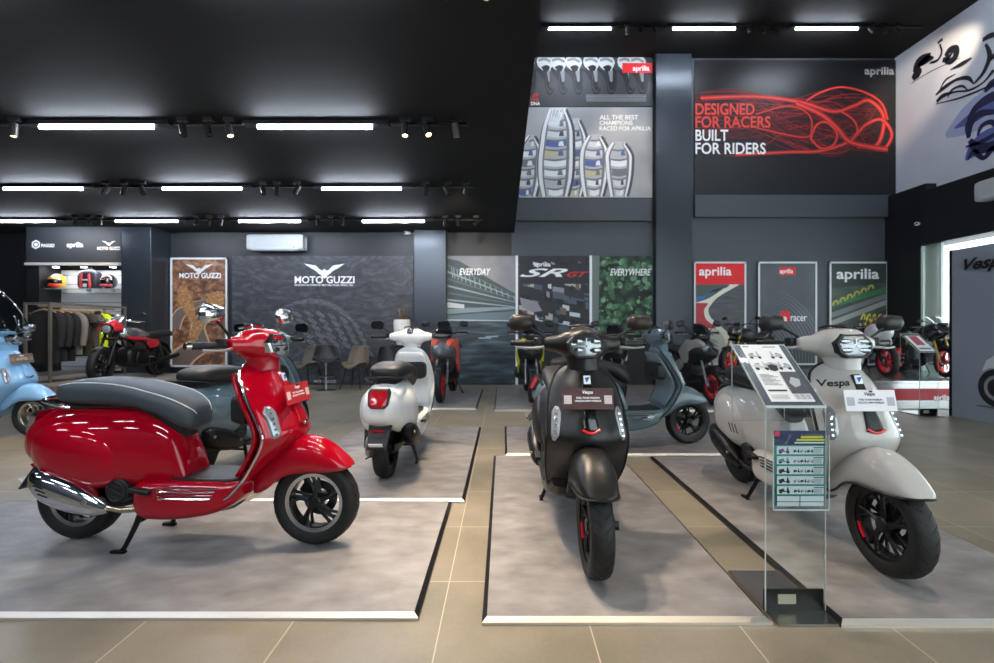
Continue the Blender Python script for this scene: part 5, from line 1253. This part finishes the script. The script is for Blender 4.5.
# ---- cameras
for loc, d, lb in (((7.885, at(0, 1) * 0 + 8.80, zz(224, 8.8)), (-.8, -.6, -.1), 'small white security camera on the corner of the dark band'), ((at(409, 9.6), YB - .03, zz(233, 9.7)), (-.5, -.8, -.1), 'small white security camera above the dark mural beside the pillar')):
    r = empty('security_camera', loc, 0, lb, 'camera')
    v = Vector(d).normalized()
    MB().cyl((0, 0, 0), v * .05, .02, n=10).build('bracket', WHITEP, r)
    MB().tube([v * .04, v * .05, v * .16], [.02, .033, .033], 12).build('camera_body', WHITEP, r)
    MB().tube([v * .158, v * .164], .024, 12).build('camera_lens', GLOSSK, r)
# ---- chairs
CHK, CHB = M('chair_brown_leather', '#5d544b', .5), M('chair_black_leather', '#2c2c2e', .5)
def shell(mb):
    rows_ = []
    prof = [(-.24, .40, .17), (-.20, .43, .21), (-.08, .425, .235), (.06, .42, .24), (.15, .44, .245), (.21, .54, .24), (.245, .68, .22), (.265, .80, .18), (.27, .835, .14)]
    for yy, zc, hw in catmull(prof, 4):
        t = max(0.0, min(1.0, (yy + .10) / .30))
        rows_.append([Vector((q * hw, yy - (abs(q) ** 2.4) * (.16 * max(0, t - .2)) , zc + (abs(q) ** 2.6) * (.13 * (1 - t) * (.3 + t) + .05 * (t < .6)))) for q in frange(-1, 1, 15)])
    return mb.sheet(rows_)
def chair(x, y, rz, leather, label):
    r = empty('shell_chair', (x, y, 0), rz, label, 'chair', 'lounge chairs under the dark mural')
    shell(MB()).build('seat_shell', leather, r, solid=.03, sub=1)
    sm_ = MB()
    for k in range(-3, 4): sm_.tube([(k * .05, .155, .475), (k * .05, .19, .55), (k * .048, .222, .68), (k * .042, .245, .78)], .004, 5)
    sm_.build('stitching', M('seam_dark', '#2f2a26', .6), r)
    for sx_ in (-1, 1):
        for sy in (-1, 1): MB().tube([(sx_ * .14, sy * .13, .40), (sx_ * .22, sy * .21, 0)], [.013, .009], 8).build('leg', BLACKS, r)
    return r
chair(at(308, 9.15), 9.15, R(-22), CHK, 'brown leather shell chair, left of the bar stool')
chair(at(356, 9.15), 9.15, R(-14), M('chair_tan_leather', '#6d5f50', .5), 'brown leather shell chair, right of the bar stool')
chair(at(389, 8.95), 8.95, R(25), CHB, 'dark leather shell chair behind the white scooter')
r = empty('bar_stool', (at(326, 8.9), 8.9, 0), R(25), 'dark bar stool on a chrome column between the brown chairs', 'stool')
s_ = shell(MB()); s_.v = [Vector((p.x, p.y, p.z * .78 + .22)) for p in s_.v]
s_.build('seat_shell', CHB, r, solid=.03, sub=1)
MB().cyl((0, 0, .02), (0, 0, .53), .022, n=16).build('column', CHROME, r)
MB().lathe([(.001, .0), (.20, 0), (.20, .008), (.12, .022), (.04, .04), (.001, .04)], (0, 0, 0), (0, 0, 1), 32).build('base', CHROME, r)
MB().tube([(-.12, -.10, .27), (0, -.16, .27), (.12, -.10, .27), (0, 0, .27)], .009, 8, close=True).build('foot_ring', CHROME, r)
# ---- vase with dried stems on a stand
VX, VY = at(402, 9.5), 9.5
r = empty('plant_stand', (VX, VY, 0), 0, 'dark plant stand against the pillar, behind the white scooter', 'stand')
MB().box((0, 0, .83), (.36, .36, .04)).build('top', BLACKP, r, smooth=False, bevel=.004)
for a in (-1, 1):
    for b in (-1, 1): MB().box((a * .15, b * .15, .405), (.03, .03, .81)).build('leg', BLACKP, r, smooth=False)
r = empty('flower_vase', (VX, VY, .85), 0, 'white textured vase of dried brown stems beside the pillar', 'vase')
MB().lathe([(.001, 0), (.10, 0), (.135, .10), (.16, .28), (.172, .44), (.160, .515), (.145, .515), (.150, .42), (.001, .36)], (0, 0, 0), (0, 0, 1), 28).build('vase', noise_mat('vase_crackle', [(0.05, '#8f8d88'), (0.16, '#dedbd4')], 9, 2, .5, tex='voronoi'), r)
for k in range(26):
    a, t = rnd.random() * 2 * PI, .04 + .10 * rnd.random()
    MB().tube([(0, 0, .42), (.4 * t * math.cos(a), .4 * t * math.sin(a), .54), (t * math.cos(a), t * math.sin(a), .60 + .16 * rnd.random())], [.003, .009, .004], 5).build('dried_stem', M('dried_stem', '#5b4433', .7) if k % 3 else M('dried_stem_light', '#8d7157', .7), r)
# ---- clothing alcove: header, slat wall, shelf, helmets, backpack
AX0, AX1, AY = at(26, 9.2), at(121, 9.2), 9.2
r = empty('display_alcove', ((AX0 + AX1) / 2, AY, 0), 0, 'lit clothing display unit with logo header and white slatted back', 'display unit')
aw = AX1 - AX0
zt, zb = ZM, zz(263, AY)
MB().box((0, .02, (zt + zb) / 2), (aw, .04, zt - zb)).build('header_board', M('header_board', '#2b2e33', .5), r, smooth=False)
MB().box((0, .0, zb - .02), (aw, .07, .05)).build('header_ledge', M('ledge_light', '#b3b2ae', .4), r, smooth=False)
MB().box((-aw / 2 + .12, .28, zb / 2), (.24, .52, zb)).build('side_cheek', dark_m, r, smooth=False)
x0, x1 = at(52, 9.6) - (AX0 + AX1) / 2, aw / 2 - .02
zs0, zs1 = .3, zz(270, 9.6)
MB().box(((x0 + x1) / 2, .50, (zs0 + zs1) / 2), (x1 - x0, .03, zs1 - zs0)).build('slat_wall', M('slat_white', '#d3d6d9', .5), r, smooth=False)
sl = MB()
for k in range(12): sl.box(((x0 + x1) / 2, .482, zs1 - .10 - .19 * k), (x1 - x0, .006, .016))
sl.build('slat_grooves', M('slat_groove', '#8b9096', .5), r, smooth=False)
for k, px in enumerate((55, 83, 112)):
    q = MB().lathe([(.001, 0), (.05, 0), (.05, .01), (.001, .012)], (at(px, 9.4) - (AX0 + AX1) / 2, .22, zb - .05), (0, 0, -1), 16).build('downlight', M('alcove_lamp', '#ffffff', .4, emit='#f4f6ff', es=10.0), r)
l = bpy.data.lights.new('alcove_light', 'AREA'); l.shape = 'RECTANGLE'; l.size = 1.4; l.size_y = .1; l.energy = 8; l.color = (.95, .97, 1)
lo = bpy.data.objects.new('alcove_light', l); col.objects.link(lo); lo.location = ((AX0 + AX1) / 2 + .2, AY + .2, zb - .06)
hx = -aw / 2
hexp = [(.05 * math.cos(R(60 * k + 30)), .05 * math.sin(R(60 * k + 30))) for k in range(6)]
hz_ = zz(244.5, AY)
u0 = at(36, AY) - (AX0 + AX1) / 2
lb = MB(); lb.uv = True
k_ = 1.8
lb.add([(u0 + a * k_ * (1 if i < 6 else .72), -.0022, hz_ + b * k_ * (1 if i < 6 else .72)) for i, (a, b) in enumerate(hexp + hexp)], [(i, (i + 1) % 6, 6 + (i + 1) % 6, 6 + i) for i in range(6)])
lb.add([(u0 + a * k_ * .45, -.0022, hz_ + b * k_ * .45) for a, b in hexp], [tuple(range(6))])
lb.build('emblem', WHITET, r, smooth=False)
def atext(st_, a, b, c, d): text(st_, at(c, AY) - at(a, AY), zz(b, AY) - zz(d, AY), (at((a + c) / 2, AY) - (AX0 + AX1) / 2, -.0022, zz((b + d) / 2, AY)), (1, 0, 0), (0, 0, 1), WHITET, r, bold=.028)
atext('PIAGGIO', 41.3, 243.8, 54.5, 247.2); atext('aprilia', 67, 242.3, 83.3, 248.6); atext('MOTO GUZZI', 97.3, 246.8, 120, 250)
eb = MB(); eb.uv = True
half = [(0, .10), (.22, .06), (.42, .26), (1.0, .36), (.5, .06), (.30, -.12), (.10, -.34), (0, -.36)]
u1 = at(109, AY) - (AX0 + AX1) / 2
eb.add([(u1 + a * .14, -.0022, hz_ + .022 + b * .14) for a, b in half + [(-a, b) for a, b in half[::-1][1:-1]]], [tuple(range(14))])
eb.build('emblem', M('emblem_silver'), r, smooth=False)
SHZ, SHY = zz(288.5, 9.42), 9.42
r = empty('glass_shelf', (at(81, SHY), SHY, SHZ), 0, 'narrow glass shelf carrying helmets and a backpack', 'shelf')
MB().box((0, .06, -.012), (1.58, .30, .012)).build('shelf_board', M('shelf_glass', '#9fb2b6', .1, 0, .5), r, smooth=False)
for a in (-.5, .0, .5): MB().box((a, .18, -.03), (.02, .10, .03)).build('bracket', STEEL, r, smooth=False)
def helmet(px, shell_m, stripe_m, visor_m, label):
    r = empty('helmet', (at(px, SHY), SHY + .02, SHZ - .004), R(10), label, 'helmet', 'helmets on the glass shelf')
    MB().ell((0, 0, .145), (.135, .155, .145), 24, 14, 2.2).build('shell', shell_m, r)
    MB().sheet([[Vector((.137 * math.sin(q), -.158 * math.cos(q) * .99, .10 + .085 * t)) for q in frange(-1.15, 1.15, 15)] for t in frange(0, 1, 5)]).build('visor', visor_m, r, solid=.006, off=1)
    MB().sheet([[Vector((q * .03, -.162 * math.cos(a) , .145 + .150 * math.sin(a))) for q in (-1, 0, 1)] for a in frange(R(25), R(140), 12)]).build('crest', stripe_m, r, solid=.004, off=1)
    MB().sheet([[Vector((.125 * math.sin(q), -.150 * math.cos(q), .03 + .055 * t)) for q in frange(-1.0, 1.0, 11)] for t in frange(0, 1, 3)]).build('chin_guard', stripe_m if stripe_m is not WHITEP else RED_ACC, r, solid=.012, off=1)
    return r
helmet(56.5, M('helmet_yellow', '#d9a52a', .3, 0, .6), WHITEP, GLOSSK, 'yellow and black helmet with white stripe on the glass shelf')
helmet(108, M('helmet_black', '#202024', .25, 0, .6), M('helmet_red', '#b53a48', .3), GLOSSK, 'black and red helmet at the right end of the glass shelf')
r = empty('backpack', (at(88.5, SHY), SHY + .04, SHZ - .004), 0, 'black and red backpack standing between the helmets', 'backpack')
MB().loft([(-.19, 0, .29, .07), (-.17, 0, .34, .10), (-.08, 0, .385, .115), (.08, 0, .385, .115), (.17, 0, .34, .10), (.19, 0, .29, .07)], 4, 24, 3).xf(Matrix.Rotation(R(0), 4, 'Z')).build('bag_body', M('bag_black', '#26252e', .6), r)
for a in (-.09, .09): MB().loft([(.02, a - .022, a + .022, .02), (.12, a - .024, a + .024, .022), (.30, a - .02 - a * .2, a + .02 - a * .2, .02)], 3, 12, 3).xf(Matrix(((0, 0, 1, 0), (0, 1, 0, -.115), (1, 0, 0, 0), (0, 0, 0, 1)))).build('red_stripe', M('bag_red', '#c0444e', .5), r)
MB().box((0, -.125, .17), (.12, .02, .03)).box((0, -.125, .06), (.07, .02, .07)).build('pocket', M('bag_grey', '#c4c6c9', .5), r, bevel=.006)
MB().tube([(-.04, 0, .375), (-.03, 0, .42), (.03, 0, .42), (.04, 0, .375)], .008, 6, smooth=4).build('handle', BLACKP, r)
# ---- clothes rail
RX, RY0, RY1, RZ0, RZ1 = -7.55, 7.53, 9.02, .30, 1.61
r = empty('clothes_rail', (RX, 8.28, RZ0), 0, 'grey steel box-frame clothes rail on the raised platform', 'clothes rail')
RS = M('rail_steel', '#8b8780', .4, .7)
fb = MB(); t_ = .035
for sx_ in (-.2, .2):
    for y_ in (RY0, RY1): fb.box((sx_, y_ - 8.28, (RZ1 - RZ0) / 2), (t_, t_, RZ1 - RZ0))
    for zq in (.02 + .11, RZ1 - RZ0 - t_ / 2): fb.box((sx_, 0, zq), (t_ * .99, RY1 - RY0, t_ * .99))
for y_ in (RY0, RY1):
    for zq in (.13, RZ1 - RZ0 - t_ / 2): fb.box((0, y_ - 8.28, zq), (.4, t_ * .98, t_ * .98))
fb.build('frame', RS, r, smooth=False)
MB().cyl((0, RY0 - 8.28, RZ1 - RZ0 - .06), (0, RY1 - 8.28, RZ1 - RZ0 - .06), .012, n=12).build('hanging_bar', RS, r)
MB().box((0, 0, .15), (.38, RY1 - RY0 - .06, .012)).build('bottom_shelf', M('rail_shelf', '#55565a', .4), r, smooth=False)
HANG = M('wood_hanger', '#c49a68', .5)
def garment(y, m, label, ln=.70, wd=.23, sleeve='long', trim_m=None, name='jacket', cat='jacket', skew=0.0):
    top = RZ1 - .06
    r = empty(name, (RX, y, top), R(skew), label, cat, 'garments on the clothes rail')
    hb = MB().tube([(0, 0, .0), (.018, 0, .012), (.012, 0, .03), (-.012, 0, .012), (0, 0, -.05)], .003, 6, smooth=3).tube([(-.19, 0, -.10), (-.09, 0, -.06), (0, 0, -.05), (.09, 0, -.06), (.19, 0, -.10)], .010, 8, smooth=3)
    hb.build('hanger', HANG, r)
    MB().loft([(-ln - .08, -.045, .045, wd * 1.02), (-ln * .6, -.05, .05, wd), (-.30, -.06, .06, wd * .98), (-.17, -.055, .055, wd), (-.105, -.035, .035, wd * .78), (-.075, -.02, .02, wd * .35)], 4, 24, 2.4, axis='x').xf(Matrix(((0, 1, 0, 0), (0, 0, 1, 0), (1, 0, 0, 0), (0, 0, 0, 1)))).build('body', m, r)
    for sd in (-1, 1):
        e = -.28 if sleeve == 'short' else -.66
        pts = [(sd * wd * .80, 0, -.13), (sd * (wd + .035), 0, -.22), (sd * (wd + .06), -.01, e)] if sleeve == 'short' else [(sd * wd * .80, 0, -.13), (sd * (wd + .03), 0, -.24), (sd * (wd + .05), -.02, -.46), (sd * (wd + .04), -.03, e)]
        MB().tube(pts, [.055, .065, .058] if sleeve == 'short' else [.05, .062, .055, .045], 12, smooth=4).build('sleeve', m, r)
    if trim_m: 
        for sd in (-1, 1): MB().box((sd * .11, -.062, -.30), (.03, .008, .26)).build('stripe', trim_m, r, smooth=False)
    return r
cloth = lambda n, h: M('cloth_' + n, h, .85)
garment(7.64, cloth('black', '#17171a'), 'long black riding jacket at the near end of the clothes rail', .86, .25)
garment(7.78, cloth('black2', '#1d1c20'), 'black jacket with red shoulder stripes second on the clothes rail', .84, .24, trim_m=cloth('red', '#a8303a'))
garment(7.92, cloth('black3', '#141416'), 'black jacket third on the clothes rail, before the grey sweater', .84, .24)
garment(8.08, cloth('grey', '#77726c'), 'grey and blue long-sleeved sweater on the clothes rail', .74, .22, name='sweater', cat='sweater', trim_m=cloth('bluegrey', '#5d6c7c'))
garment(8.26, cloth('char', '#34322f'), 'charcoal shirt with a thin yellow bar on the clothes rail', .78, .22, 'short', name='shirt', cat='shirt')
garment(8.42, cloth('brown', '#524a42'), 'brown short-sleeved shirt before the neon yellow shirt', .62, .22, 'short', name='shirt', cat='shirt')
garment(8.58, cloth('neon', '#c8e018'), 'neon yellow short-sleeved shirt on the clothes rail', .72, .24, 'short', name='shirt', cat='shirt')
garment(8.76, cloth('dark', '#2a282c'), 'dark shirt at the far end of the clothes rail', .62, .2, 'short', name='shirt', cat='shirt')
